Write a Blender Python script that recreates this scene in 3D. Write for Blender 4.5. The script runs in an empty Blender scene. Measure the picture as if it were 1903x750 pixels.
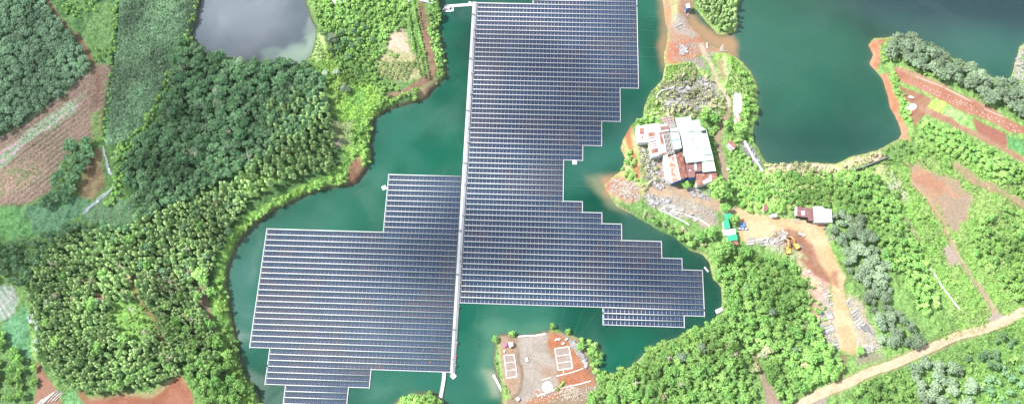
import bpy, math, random
import numpy as np
from mathutils import Vector, Matrix
random.seed(7); RNG = np.random.RandomState(11)
scene = bpy.context.scene
COL = scene.collection
R = math.radians

# ------------------------------------------------------------------ camera and ground measuring
U = 2.4                                  # metres per floating panel unit
FPX, TILT, ROLL, YAW = 1500.0, 0.3496, 0.0484, -0.0813
HCAM = 196.1081 * U
X0, Y0, PITCH = -7.5264, -104.9992, 1.4439
CT, ST = math.cos(TILT), math.sin(TILT)
CR, SR = math.cos(ROLL), math.sin(ROLL)
def G(px, py, z=3.0):
    """ground point (metres) under a point of the survey photo, at height z"""
    a = px - 951.5; b = 375.0 - py
    h = CR * a + SR * b; v = -SR * a + CR * b
    # ray = h*right + v*up + f*forward
    rx = h; ry = v * CT + FPX * ST; rz = v * ST - FPX * CT
    t = (z - HCAM) / rz
    return (rx * t, ry * t)
def GP(pts, z=3.0): return [G(x, y, z) for x, y in pts]
def Zm(pts, s, ox, oy): return [(x / s + ox, y / s + oy) for x, y in pts]
def PX(x, y, z):
    d = y * ST - (z - HCAM) * CT; v = y * CT + (z - HCAM) * ST
    a = FPX * x / d; b = FPX * v / d
    return 951.5 + CR * a - SR * b, 375 - (SR * a + CR * b), d
def A(u, j):                              # floating array lattice -> world
    X = (u - X0) * U; Y = (-(j * PITCH) - Y0) * U
    c, s = math.cos(YAW), math.sin(YAW)
    return (c * X - s * Y, s * X + c * Y)

cam_d = bpy.data.cameras.new('camera'); cam = bpy.data.objects.new('camera', cam_d); COL.objects.link(cam)
cam_d.sensor_width = 36; cam_d.lens = FPX / 1903 * 36; cam_d.clip_start = 1; cam_d.clip_end = 20000
fw = Vector((0, ST, -CT)); up = Vector((0, CT, ST)); rt = Vector((1, 0, 0))
right = rt * CR + up * SR; upv = -rt * SR + up * CR
# image a-axis = CR*h - SR*v  -> right vector = CR*rt - SR*up
right = rt * CR - up * SR; upv = rt * SR + up * CR
M = Matrix((right, upv, -fw)).transposed().to_4x4(); M.translation = Vector((0, 0, HCAM))
cam.matrix_world = M
scene.camera = cam

# ------------------------------------------------------------------ noise
def vnoise(x, y, seed=0):
    xi = np.floor(x).astype(np.int64); yi = np.floor(y).astype(np.int64)
    xf = x - xi; yf = y - yi
    u = xf * xf * (3 - 2 * xf); v = yf * yf * (3 - 2 * yf)
    def h(a, b):
        n = (a * 374761393 + b * 668265263 + seed * 1442695041) & 0xffffffff
        n = ((n ^ (n >> 13)) * 1274126177) & 0xffffffff
        return ((n ^ (n >> 16)) & 0xffff) / 65535.0
    return (h(xi, yi) * (1 - u) + h(xi + 1, yi) * u) * (1 - v) + (h(xi, yi + 1) * (1 - u) + h(xi + 1, yi + 1) * u) * v
def fbm(x, y, s, o=4, seed=0):
    r = 0; a = 1; t = 0
    for i in range(o):
        r = r + a * vnoise(x / s + 31.7 * i, y / s - 17.3 * i, seed + i); t += a; a *= 0.5; s *= 0.5
    return r / t
def smooth(e0, e1, x):
    t = np.clip((x - e0) / (e1 - e0), 0, 1); return t * t * (3 - 2 * t)
def sdist(X, Y, poly, closed=True):
    """distance to outline, negative inside"""
    P = np.array(poly, float); n = len(P); d = np.full(X.shape, 1e18); ins = np.zeros(X.shape, bool)
    for i in range(n if closed else n - 1):
        ax, ay = P[i]; bx, by = P[(i + 1) % n]
        ex, ey = bx - ax, by - ay; L = ex * ex + ey * ey + 1e-12
        t = np.clip(((X - ax) * ex + (Y - ay) * ey) / L, 0, 1)
        d = np.minimum(d, (X - ax - t * ex) ** 2 + (Y - ay - t * ey) ** 2)
        if closed:
            c = ((ay > Y) != (by > Y)) & (X < (bx - ax) * (Y - ay) / ((by - ay) if by != ay else 1e-12) + ax)
            ins ^= c
    d = np.sqrt(d)
    return np.where(ins, -d, d) if closed else d

# ------------------------------------------------------------------ materials
def mat(name, col, rough=0.8, noise=None, bump=None, metallic=0.0, spec=0.3, attr=None, detail_amt=0.0):
    m = bpy.data.materials.new(name); m.use_nodes = True; nt = m.node_tree; N = nt.nodes; L = nt.links
    b = N['Principled BSDF']; b.inputs['Roughness'].default_value = rough
    b.inputs['Metallic'].default_value = metallic
    b.inputs['Specular IOR Level'].default_value = spec
    tc = N.new('ShaderNodeTexCoord')
    src = None
    if attr:
        a = N.new('ShaderNodeAttribute'); a.attribute_name = attr; src = a.outputs['Color']
    if noise:                               # (scale, strength, second colour)
        sc, st, c2 = noise
        n = N.new('ShaderNodeTexNoise'); n.inputs['Scale'].default_value = sc; n.inputs['Detail'].default_value = 6
        n.inputs['Roughness'].default_value = 0.65
        L.new(tc.outputs['Object'], n.inputs['Vector'])
        rp = N.new('ShaderNodeValToRGB'); rp.color_ramp.elements[0].position = 0.5 - st; rp.color_ramp.elements[1].position = 0.5 + st
        rp.color_ramp.elements[0].color = (*col, 1); rp.color_ramp.elements[1].color = (*c2, 1)
        L.new(n.outputs['Fac'], rp.inputs['Fac'])
        if src:
            mx = N.new('ShaderNodeMix'); mx.data_type = 'RGBA'; mx.blend_type = 'MULTIPLY'; mx.inputs['Factor'].default_value = 1
            L.new(src, mx.inputs['A']); L.new(rp.outputs['Color'], mx.inputs['B']); src = mx.outputs['Result']
        else: src = rp.outputs['Color']
    if src: L.new(src, b.inputs['Base Color'])
    else: b.inputs['Base Color'].default_value = (*col, 1)
    if bump:
        n2 = N.new('ShaderNodeTexNoise'); n2.inputs['Scale'].default_value = bump[0]; n2.inputs['Detail'].default_value = 5
        L.new(tc.outputs['Object'], n2.inputs['Vector'])
        bp = N.new('ShaderNodeBump'); bp.inputs['Strength'].default_value = 1; bp.inputs['Distance'].default_value = bump[1]
        L.new(n2.outputs['Fac'], bp.inputs['Height']); L.new(bp.outputs['Normal'], b.inputs['Normal'])
    return m
def corrugated(name, c1, c2, st=0.12, sc=0.25, ang=0.0, period=1.1):
    m = mat(name, c1, 0.55, (sc, st, c2), None, 0.0, 0.4); nt = m.node_tree; N = nt.nodes; L = nt.links
    tc = [n for n in N if n.type == 'TEX_COORD'][0]
    mp = N.new('ShaderNodeMapping'); mp.inputs['Rotation'].default_value = (0, 0, ang); L.new(tc.outputs['Object'], mp.inputs['Vector'])
    w = N.new('ShaderNodeTexWave'); w.inputs['Scale'].default_value = 1.0 / period; L.new(mp.outputs['Vector'], w.inputs['Vector'])
    bp = N.new('ShaderNodeBump'); bp.inputs['Distance'].default_value = 0.06; bp.inputs['Strength'].default_value = 0.8
    L.new(w.outputs['Fac'], bp.inputs['Height']); L.new(bp.outputs['Normal'], N['Principled BSDF'].inputs['Normal'])
    return m
def vary(m, lo=.6, hi=1.15):
    nt = m.node_tree; N = nt.nodes; L = nt.links; b = N['Principled BSDF']; src = b.inputs['Base Color'].links[0].from_socket
    oi = N.new('ShaderNodeObjectInfo'); mr = N.new('ShaderNodeMapRange'); mr.inputs[3].default_value = lo; mr.inputs[4].default_value = hi; L.new(oi.outputs['Random'], mr.inputs[0])
    v = N.new('ShaderNodeVectorMath'); v.operation = 'SCALE'; L.new(src, v.inputs[0]); L.new(mr.outputs[0], v.inputs['Scale']); L.new(v.outputs[0], b.inputs['Base Color'])
MT = {}
MT['white'] = mat('white_float', (.36, .37, .40), .5, (0.8, .3, (.46, .47, .50)))
MT['deck'] = mat('grey_white_deck', (.34, .36, .40), .6, (1.5, .2, (.50, .52, .55)))
MT['frame'] = mat('panel_frame', (.065, .105, .195), .35)
MT['concrete'] = mat('pale_concrete', (.42, .41, .39), .8, (1.2, .15, (.60, .59, .57)), (3, .04))
MT['stone'] = mat('cut_stone', (.20, .20, .21), .85, (0.9, .12, (.40, .39, .39)), (2.5, .15))
MT['darkstone'] = mat('dark_stone', (.10, .11, .13), .85, (0.9, .15, (.22, .23, .25)), (2.5, .15))
MT['bark'] = mat('bark', (.16, .12, .08), .9, (4, .2, (.28, .22, .16)), (8, .05))
MT['rust'] = corrugated('rusty_roof_sheet', (.15, .05, .04), (.28, .14, .10), .10, 0.5, 0.25)
MT['rustlight'] = corrugated('faded_rusty_roof_sheet', (.22, .085, .06), (.42, .30, .26), .08, 0.6, 0.25)
MT['darkred'] = corrugated('dark_red_roof_sheet', (.13, .05, .05), (.20, .10, .10), .12, 0.5, 0.25)
MT['wroof'] = corrugated('white_roof_sheet', (.34, .35, .38), (.56, .56, .58), .10, .45, 0.25)
MT['groof'] = corrugated('pale_green_roof_sheet', (.26, .46, .37), (.38, .56, .47), .14, .12, 0.25)
MT['croof'] = corrugated('pale_cyan_roof_sheet', (.34, .52, .56), (.46, .60, .62), .14, .2, 0.25)
MT['cream'] = corrugated('cream_roof_sheet', (.50, .58, .40), (.58, .62, .48), .14, .2, 0.25)
MT['green'] = corrugated('green_roof_sheet', (.008, .26, .14), (.02, .33, .19), .2, .4, 0.2)
MT['blue'] = mat('blue_wall', (.04, .12, .32), .6, (1, .3, (.08, .18, .40)))
MT['bluetarp'] = mat('blue_tarpaulin', (.05, .12, .42), .5, (1.5, .2, (.12, .22, .55)), (2, .1))
MT['wall'] = mat('dirty_wall', (.40, .40, .40), .85, (.8, .2, (.60, .60, .60)))
MT['dark'] = mat('dark_interior', (.03, .03, .035), .9)
MT['steel'] = mat('weathered_steel', (.32, .31, .31), .6, (1, .2, (.45, .42, .40)))
MT['yellow'] = mat('yellow_paint', (.50, .30, .06), .45, (1.5, .2, (.58, .38, .12)))
MT['rubber'] = mat('track_rubber', (.05, .045, .04), .8)
MT['glass'] = mat('dark_glass', (.02, .03, .04), .1)
MT['whitepaint'] = mat('white_paint', (.78, .78, .78), .5, (2, .3, (.83, .83, .83)))
MT['bleach'] = mat('pale_dry_wood', (.45, .38, .32), .9, (2, .2, (.60, .52, .45)))
MT['rope'] = mat('mooring_rope', (.10, .19, .16), .7)
MT['plastic'] = mat('pale_plastic_sheet', (.68, .70, .72), .4, (1, .3, (.80, .80, .82)))
MT['red'] = mat('red_paint', (.55, .09, .06), .5)
MT['purple'] = mat('purple_cloth', (.28, .10, .28), .8)
MT['slab'] = mat('sawn_stone', (.22, .21, .20), .8, (1.6, .12, (.44, .43, .41)), (3, .06))
for k_, a_, b_ in (('stone', .6, 1.2), ('slab', .65, 1.2), ('darkstone', .8, 1.2)): vary(MT[k_], a_, b_)
def glossmat():
    m = mat('solar_cells', (.02, .03, .06), .10, None, None, 0, 1.0, attr='cell'); return m
MT['cells'] = glossmat()
def leafmat(name, c, c2, transl=0.26):
    m = bpy.data.materials.new(name); m.use_nodes = True; nt = m.node_tree; N = nt.nodes; L = nt.links
    N.remove(N['Principled BSDF']); out = N['Material Output']
    at = N.new('ShaderNodeAttribute'); at.attribute_name = 'tint'
    oi = N.new('ShaderNodeObjectInfo')
    m1 = N.new('ShaderNodeMath'); m1.operation = 'MULTIPLY_ADD'; L.new(oi.outputs['Random'], m1.inputs[0]); m1.inputs[1].default_value = 0.5
    sx = N.new('ShaderNodeSeparateColor'); L.new(at.outputs['Color'], sx.inputs[0])
    L.new(sx.outputs[0], m1.inputs[2])
    mx = N.new('ShaderNodeMix'); mx.data_type = 'RGBA'; mx.clamp_factor = True
    mx.inputs['A'].default_value = (*c, 1); mx.inputs['B'].default_value = (*c2, 1)
    L.new(m1.outputs[0], mx.inputs['Factor'])
    ge = N.new('ShaderNodeNewGeometry')
    tx = N.new('ShaderNodeTexNoise'); tx.inputs['Scale'].default_value = 0.035; tx.inputs['Detail'].default_value = 3
    L.new(ge.outputs['Position'], tx.inputs['Vector'])
    mr = N.new('ShaderNodeMapRange'); mr.inputs[1].default_value = .3; mr.inputs[2].default_value = .7; mr.inputs[3].default_value = .60; mr.inputs[4].default_value = 1.45
    L.new(tx.outputs['Fac'], mr.inputs[0])
    m2 = N.new('ShaderNodeVectorMath'); m2.operation = 'SCALE'; L.new(mx.outputs['Result'], m2.inputs[0]); L.new(mr.outputs[0], m2.inputs['Scale'])
    d = N.new('ShaderNodeBsdfDiffuse'); t = N.new('ShaderNodeBsdfTranslucent'); ms = N.new('ShaderNodeMixShader'); ms.inputs[0].default_value = transl
    L.new(m2.outputs[0], d.inputs[0]); L.new(m2.outputs[0], t.inputs[0]); L.new(d.outputs[0], ms.inputs[1]); L.new(t.outputs[0], ms.inputs[2])
    L.new(ms.outputs[0], out.inputs[0]); return m
LEAF = {
 'plantation': leafmat('plantation_leaves', (.155, .295, .120), (.390, .550, .240)),
 'dark': leafmat('dark_leaves', (.075, .195, .090), (.225, .375, .200)),
 'broad': leafmat('broad_leaves', (.125, .315, .085), (.330, .540, .165)),
 'grey': leafmat('grey_green_leaves', (.185, .285, .175), (.340, .435, .295)),
 'lime': leafmat('lime_leaves', (.150, .325, .085), (.310, .480, .150)),
 'dry': leafmat('dry_leaves', (.300, .340, .170), (.480, .490, .290)),
 'soft': leafmat('soft_leaves', (.150, .285, .170), (.310, .460, .290)),
 'cane': leafmat('cane_leaves', (.210, .380, .225), (.390, .530, .360)),
}

# ------------------------------------------------------------------ object helpers
def tag(o, label=None, cat=None, group=None, kind=None):
    if label: o['label'] = label; o['kind'] = 'thing'
    if cat: o['category'] = cat
    if group: o['group'] = group
    if kind: o['kind'] = kind
    return o
def link(o, parent=None):
    COL.objects.link(o)
    if parent is not None: o.parent = parent
    return o
def empty(name, loc, rz=0):
    o = bpy.data.objects.new(name, None); o.location = loc; o.rotation_euler = (0, 0, rz); o.empty_display_size = .5
    return link(o)
def copy_tree(src, loc=None, rz=None, sc=None, label=None, group=None):
    c = src.copy(); COL.objects.link(c)
    if loc is not None: c.location = loc
    if rz is not None: c.rotation_euler = (0, 0, rz)
    if sc is not None: c.scale = (sc, sc, sc) if not hasattr(sc, '__len__') else sc
    if label: c['label'] = label
    if group: c['group'] = group
    for ch in KIDS.get(src.name, list(src.children)):
        d = ch.copy(); COL.objects.link(d); d.parent = c
        for g in KIDS.get(ch.name, list(ch.children)):
            e = g.copy(); COL.objects.link(e); e.parent = d
    return c
KIDS = {}
class MB:
    def __init__(s): s.v = []; s.f = []
    def box(s, cx, cy, cz, sx, sy, sz, rz=0, jit=0, tilt=0):
        n = len(s.v); c, q = math.cos(rz), math.sin(rz)
        for k in (0, 1):
            for (a, b) in ((-1, -1), (1, -1), (1, 1), (-1, 1)):
                x = a * sx / 2 * (1 + random.uniform(-jit, jit)); y = b * sy / 2 * (1 + random.uniform(-jit, jit)); z = (k - .5) * sz * (1 + random.uniform(-jit, jit)) + tilt * x
                s.v.append((cx + c * x - q * y, cy + q * x + c * y, cz + z))
        s.f += [(n, n+3, n+2, n+1), (n+4, n+5, n+6, n+7)] + [(n+i, n+(i+1) % 4, n+4+(i+1) % 4, n+4+i) for i in range(4)]
        return s
    def bar(s, p, q, w, h=None):
        p = Vector(p); q = Vector(q); d = (q - p); L = d.length; d.normalize(); h = h or w
        sd = d.cross(Vector((0, 0, 1)));
        if sd.length < 1e-3: sd = Vector((1, 0, 0))
        sd.normalize(); u = sd.cross(d); n = len(s.v)
        for e in (p, q):
            for a, b in ((-1, -1), (1, -1), (1, 1), (-1, 1)):
                s.v.append(tuple(e + sd * a * w / 2 + u * b * h / 2))
        s.f += [(n, n+3, n+2, n+1), (n+4, n+5, n+6, n+7)] + [(n+i, n+(i+1) % 4, n+4+(i+1) % 4, n+4+i) for i in range(4)]
        return s
    def prism(s, poly, z0, z1, zf=None):
        if sum(poly[i][0] * poly[(i+1) % len(poly)][1] - poly[(i+1) % len(poly)][0] * poly[i][1] for i in range(len(poly))) < 0: poly = poly[::-1]
        n = len(s.v); k = len(poly); zf = zf or (lambda x, y: 0)
        s.v += [(x, y, z0 + (zf(x, y) if z0 > 3.9 else 0)) for x, y in poly] + [(x, y, z1 + zf(x, y)) for x, y in poly]
        s.f += [tuple(n + i for i in range(k))[::-1], tuple(n + k + i for i in range(k))] + [(n+i, n+(i+1) % k, n+k+(i+1) % k, n+k+i) for i in range(k)]
        return s
    def tube(s, p, q, r, r2=None, k=8):
        p = Vector(p); q = Vector(q); d = (q - p).normalized(); r2 = r if r2 is None else r2
        a = d.cross(Vector((0, 0, 1)));
        if a.length < 1e-3: a = Vector((1, 0, 0))
        a.normalize(); b = d.cross(a); n = len(s.v)
        for e, rr in ((p, r), (q, r2)):
            for i in range(k):
                t = 2 * math.pi * i / k; s.v.append(tuple(e + a * rr * math.cos(t) + b * rr * math.sin(t)))
        s.f += [tuple(n+i for i in range(k)), tuple(n+k+i for i in range(k))[::-1]] + [(n+i, n+k+i, n+k+(i+1) % k, n+(i+1) % k) for i in range(k)]
        return s
    def build(s, name, m, parent=None, smoothf=False):
        me = bpy.data.meshes.new(name); me.from_pydata(s.v, [], s.f); me.materials.append(m)
        if smoothf: me.polygons.foreach_set('use_smooth', [True] * len(me.polygons))
        return link(bpy.data.objects.new(name, me), parent)
def npmesh(name, V, F, m, attrs=None, smoothf=False):
    me = bpy.data.meshes.new(name); V = np.asarray(V, np.float32); F = np.asarray(F, np.int32); k = F.shape[1]
    me.vertices.add(len(V)); me.vertices.foreach_set('co', V.ravel())
    me.loops.add(F.size); me.loops.foreach_set('vertex_index', F.ravel())
    me.polygons.add(len(F)); me.polygons.foreach_set('loop_start', np.arange(0, F.size, k, dtype=np.int32))
    me.update(calc_edges=True)
    me.materials.append(m)
    if smoothf: me.polygons.foreach_set('use_smooth', np.ones(len(F), bool))
    for an, (dom, data) in (attrs or {}).items():
        a = me.attributes.new(an, 'FLOAT_COLOR', dom); a.data.foreach_set('color', np.asarray(data, np.float32).ravel())
    me.validate(); return me

# ------------------------------------------------------------------ water outlines (survey points at water level)
W_MAIN = GP([(817,-5),(820,22),(817,50),(822,85),(828,115),(831,140),(825,150),(805,168),(797,180),(780,189),(750,196),(725,203),(710,212),(695,222),(692,245),(690,270),(692,295),(680,320),(665,340),(645,345),(625,347),(595,355),(560,368),(530,382),(510,392),(490,408),(475,420),(457,437),(442,457),(432,480),(426,505),(424,530),(427,560),(432,590),(440,620),(447,655),(455,690),(468,715),(484,738),(492,760),(500,800),(700,810),(712,775),(728,752),(745,738),(775,728),(805,728),(820,738),(828,755),(832,810),(925,810),(932,750),(932,735),(928,709),(920,690),(917,675),(918,658),(920,643),(917,630),(928,622),(943,619),(964,620),(985,621),(1015,616),(1022,607),(1039,611),(1047,615),(1062,620),(1081,630),(1103,634),(1118,645),(1119,658),(1115,675),(1110,690),(1120,696),(1150,693),(1175,680),(1195,656),(1220,640),(1260,626),(1285,614),(1310,605),(1332,592),(1342,560),(1340,535),(1324,515),(1317,490),(1305,474),(1280,464),(1255,442),(1225,431),(1195,412),(1170,396),(1148,386),(1135,368),(1122,345),(1137,330),(1155,315),(1160,295),(1153,275),(1157,260),(1167,245),(1175,230),(1195,215),(1200,190),(1210,170),(1230,150),(1234,125),(1234,105),(1241,75),(1238,45),(1234,15),(1230,0),(1215,-60),(1150,-110),(950,-120),(850,-60)], 0)
W_RIGHT = GP([(1378,-10),(1368,18),(1371,44),(1366,60),(1350,66),(1333,64),(1314,44),(1300,26),(1288,14),(1279,26),(1285,50),(1300,62),(1308,76),(1330,88),(1350,96),(1364,103),(1380,114),(1396,132),(1405,152),(1408,176),(1410,200),(1408,222),(1400,240),(1400,255),(1410,280),(1425,300),(1448,307),(1473,302),(1513,302),(1553,304),(1588,290),(1643,275),(1668,260),(1675,250),(1668,225),(1655,200),(1648,175),(1638,145),(1623,127),(1615,118),(1620,100),(1613,85),(1623,72),(1653,67),(1680,70),(1710,85),(1743,100),(1793,115),(1823,130),(1858,150),(1876,156),(1888,110),(1896,88),(1925,60),(2000,30),(2050,-100),(1800,-220),(1450,-220),(1385,-60)], 0)
W_POND = GP([(378,-5),(368,25),(361,55),(358,70),(380,95),(400,105),(440,108),(455,115),(480,115),(520,118),(560,118),(578,100),(586,75),(588,55),(576,30),(570,10),(566,-5),(560,-60),(520,-110),(440,-110),(395,-50)], 0)

# ------------------------------------------------------------------ terrain grid
def axis(lo, hi, step, far, grow=1.22):
    a = list(np.arange(lo, hi, step)); s = step; x = a[-1]; r = []
    while x < far: s *= grow; x += s; r.append(x)
    s = step; x = a[0]; l = []
    while x > -far: s *= grow; x -= s; l.append(x)
    return np.array(l[::-1] + a + r)
XS = axis(-365, 372, 0.85, 9000); YS = axis(28, 352, 0.85, 9000)
TX, TY = np.meshgrid(XS, YS)
core = (TX > -420) & (TX < 430) & (TY > -20) & (TY < 420)
warpx = (fbm(TX, TY, 9, 3, 5) - .5) * 5; warpy = (fbm(TX, TY, 9, 3, 9) - .5) * 5
SD = np.full(TX.shape, 500.0)
for W in (W_MAIN, W_RIGHT, W_POND):
    SD = np.minimum(SD, sdist(TX + warpx * .45, TY + warpy * .45, W))
left_side = smooth(60, -60, TX)
bank = 2.2 + 2.6 * left_side
slope_w = 2.2 + 6.0 * (1 - left_side) * 0.35
HGT = np.where(SD > 0, bank * (1 - np.exp(-SD / slope_w)) + (fbm(TX, TY, 60, 3, 2) - .45) * 2.5 * smooth(0, 20, SD), -np.minimum(4, -SD * 0.8))
HGT = np.where(SD > 0, np.maximum(HGT, np.minimum(0.25, SD * .5)), HGT)
SOILK = np.array([.52, .49, .47]); VEGK = np.array([1.12, 1.05, 1.35])
C0 = np.array([.11, .20, .065])
CV = np.empty(TX.shape + (4,)); CV[..., :3] = C0; CV[..., 3] = 1.0
t = smooth(.35, .65, fbm(TX, TY, 35, 4, 21))[..., None]; CV[..., :3] = CV[..., :3] * (1 - t) + np.array([.080, .155, .055]) * t
BARE = np.zeros(TX.shape)
def idx(poly, m=8):
    P = np.array(poly); x0, y0 = P.min(0) - m; x1, y1 = P.max(0) + m
    i0, i1 = np.searchsorted(XS, [x0, x1]); j0, j1 = np.searchsorted(YS, [y0, y1]); return slice(j0, j1), slice(i0, i1)
def paint(pts, col, veg=0.0, feather=1.2, warp=.6, bare=None, amt=1.0, col2=None, ns=6, z=3.0, stripes=None, world=False, rag=0.0):
    poly = pts if world else GP(pts, z); s = idx(poly)
    X = TX[s]; Y = TY[s]
    if X.size == 0: return
    d = sdist(X + warpx[s] * warp, Y + warpy[s] * warp, poly)
    if rag: d = d + (fbm(X, Y, 5, 3, 77) - .45) * rag
    a = smooth(feather, -feather, d) * amt
    k_ = SOILK if veg < .3 else VEGK
    c = np.empty(X.shape + (3,)); c[:] = np.array(col) * k_
    if col2 is not None: col2 = np.array(col2) * k_
    if col2 is not None:
        t = smooth(.38, .62, fbm(X, Y, ns, 4, 33))
        if stripes:
            ang, per = stripes; q = X * math.cos(ang) + Y * math.sin(ang) + warpx[s] * .25
            t = smooth(.3, .7, np.sin(q * 2 * math.pi / per) * .5 + .5) * (.45 + .55 * t)
        c = c * (1 - t[..., None]) + np.array(col2) * t[..., None]
    CV[s][..., :3] = CV[s][..., :3] * (1 - a[..., None]) + c * a[..., None]
    CV[s][..., 3] = CV[s][..., 3] * (1 - a) + veg * a
    b = (1 - veg) if bare is None else bare
    BARE[s] = BARE[s] * (1 - a) + b * a
def trail(pts, w, col, **k):
    P = GP(pts, k.pop('z', 3.0)); L = []; Rr = []
    for i, (x, y) in enumerate(P):
        a = P[max(0, i-1)]; b = P[min(len(P)-1, i+1)]; dx, dy = b[0]-a[0], b[1]-a[1]; n = math.hypot(dx, dy)
        ww = (w[i] if hasattr(w, '__len__') else w) / 2
        L.append((x - dy/n*ww, y + dx/n*ww)); Rr.append((x + dy/n*ww, y - dx/n*ww))
    paint(L + Rr[::-1], col, world=True, **k)
RED = (.40, .17, .105); RED2 = (.46, .25, .17); SAND = (.74, .49, .30); SAND2 = (.84, .60, .40); GREY = (.36, .33, .31); GREY2 = (.46, .42, .39)
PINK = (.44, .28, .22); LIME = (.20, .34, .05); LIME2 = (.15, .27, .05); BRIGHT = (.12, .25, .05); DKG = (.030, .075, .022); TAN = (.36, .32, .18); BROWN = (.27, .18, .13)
TEAL = (.075, .17, .075); MIDG = (.070, .15, .040); PALEG = (.20, .27, .13)
# right bank is fresher green
paint([(1230,-60),(2000,-60),(2000,900),(1080,900),(1100,690),(1320,600),(1300,450),(1130,360),(1200,180)], (.12,.235,.055), 1, 4, col2=(.10,.19,.05), ns=14)
# --- left side
paint([(-60,-60),(85,-60),(90,0),(165,105),(170,150),(100,190),(50,230),(-60,290)], (.09,.18,.08), 1, 3)
paint([(95,-40),(222,-40),(218,60),(208,150),(200,190),(172,130),(150,75),(110,35)], (.10,.20,.06), 1, 2, col2=(.055,.13,.04), ns=12)
paint([(227,-60),(372,-60),(368,10),(355,60),(330,110),(305,170),(275,240),(232,268),(200,270),(207,180),(222,80)], (.22,.36,.19), 1, 2, col2=(.13,.26,.13), ns=2.2)
paint([(250,110),(300,105),(290,170),(250,210),(232,200),(235,150)], (.36,.42,.24), 1, 3, col2=(.18,.30,.15), ns=2.5, amt=.8)
trail([(226,-40),(222,60),(210,150),(202,200),(196,270)], 4.5, (.02,.05,.02), veg=1)
trail([(232,-10),(229,60),(217,150),(209,200),(203,265)], 4.0, (.08,.22,.05), veg=1)
FLD = [(188,118),(207,125),(203,160),(196,200),(192,262),(150,262),(118,300),(98,352),(60,378),(-60,392),(-60,290),(20,248),(60,225),(110,185),(165,140)]
paint(FLD, (.46,.33,.31), .25, 2, col2=(.24,.24,.17), ns=8, stripes=(-.86, 3.2), bare=.9)
paint([(55,245),(120,200),(165,170),(160,190),(110,235),(50,270),(0,320),(-10,300)], (.15,.26,.12), .4, 1.5, col2=(.34,.26,.23), stripes=(-.86, 4.6), bare=.9)
paint([(120,185),(190,125),(195,165),(185,205),(160,200)], (.42,.29,.26), .1, 3, bare=.9, amt=.6, col2=(.28,.22,.19), ns=2)
paint([(0,320),(60,290),(90,320),(50,350),(0,370)], (.50,.37,.32), .1, 3, bare=.9, amt=.7, col2=(.26,.34,.18), ns=3)
paint([(172,215),(192,205),(193,268),(180,268),(170,240)], BRIGHT, 1, 1.5, amt=.7)
trail([(78,-20),(90,8),(110,35),(135,60),(152,75),(168,105),(178,125),(185,150),(183,200)], [2,2.2,2.4,2.6,3.6,3,2.6,2.2,2], (.33,.19,.15))
paint([(145,350),(175,280),(193,280),(196,345),(172,372),(155,370)], (.26,.20,.13), .2, 1.5, col2=TAN, ns=4, bare=.9)
paint([(-60,392),(80,380),(150,365),(190,385),(150,402),(110,430),(60,442),(-60,450)], TEAL, 1, 2, col2=(.085,.21,.06), ns=14, bare=.8)
paint([(190,372),(262,372),(250,440),(215,448),(200,420),(150,412),(165,392)], (.07,.155,.06), 1, 2, col2=(.10,.17,.08), stripes=(.2, 6), bare=1)
paint([(-10,530),(25,530),(38,560),(22,592),(-10,600)], (.12,.18,.11), .3, 1.2, col2=(.24,.28,.20), stripes=(.7, 3.2), bare=1)
paint([(12,596),(48,568),(60,600),(68,650),(58,668),(20,635),(5,610)], (.075,.19,.08), 1, 1.2, bare=1, col2=(.06,.16,.06))
paint([(55,560),(75,560),(75,670),(62,660)], (.13,.24,.06), 1, 1)
paint([(80,700),(92,708),(103,715),(120,760),(60,760),(72,722)], (.36,.22,.17), 0, 1, bare=1)
trail([(73,672),(80,700),(90,715)], [2,4,5], (.38,.21,.16))
paint([(114,728),(150,726),(168,760),(122,760)], (.10,.24,.08), 1, 1, bare=1, col2=(.08,.19,.06))
paint([(165,745),(220,735),(280,738),(308,722),(322,706),(340,698),(352,715),(368,760),(165,800)], (.34,.15,.10), 0, 1, bare=1, col2=(.40,.20,.14), ns=8)
trail([(150,726),(170,755)], 3, (.36,.18,.13)); trail([(170,742),(225,732),(282,735),(310,716),(328,700)], 2.5, (.40,.33,.2))
# forest floors
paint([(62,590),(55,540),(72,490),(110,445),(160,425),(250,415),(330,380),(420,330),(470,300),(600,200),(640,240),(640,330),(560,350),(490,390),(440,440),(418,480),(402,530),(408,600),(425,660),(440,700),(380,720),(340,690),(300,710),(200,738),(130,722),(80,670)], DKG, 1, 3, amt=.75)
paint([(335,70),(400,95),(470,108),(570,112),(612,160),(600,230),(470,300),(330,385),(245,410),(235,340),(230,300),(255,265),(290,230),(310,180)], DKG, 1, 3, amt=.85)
paint([(212,560),(262,562),(296,600),(276,634),(236,630),(206,600)], BRIGHT, 1, 3, rag=9, bare=.95, amt=.95)
paint([(245,520),(262,520),(262,545),(248,548)], LIME2, 1, 2, bare=.95)
paint([(180,548),(198,550),(200,562),(182,562)], (.38,.2,.15), 0, 1, bare=1)
trail([(248,515),(262,560),(290,600),(310,640)], 3, (.28,.24,.12), amt=.9, bare=.9)
trail([(350,500),(375,530),(390,580),(410,625)], 4, (.33,.25,.2), amt=.9, bare=.9, rag=3)
paint([(455,330),(500,322),(520,335),(480,362),(450,372)], LIME2, 1, 3, bare=.3, amt=.8)
paint([(258,512),(300,508),(340,520),(350,545),(310,535),(270,530)], (.24,.22,.15), .6, 3, bare=.7, amt=.7, rag=4)
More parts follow.
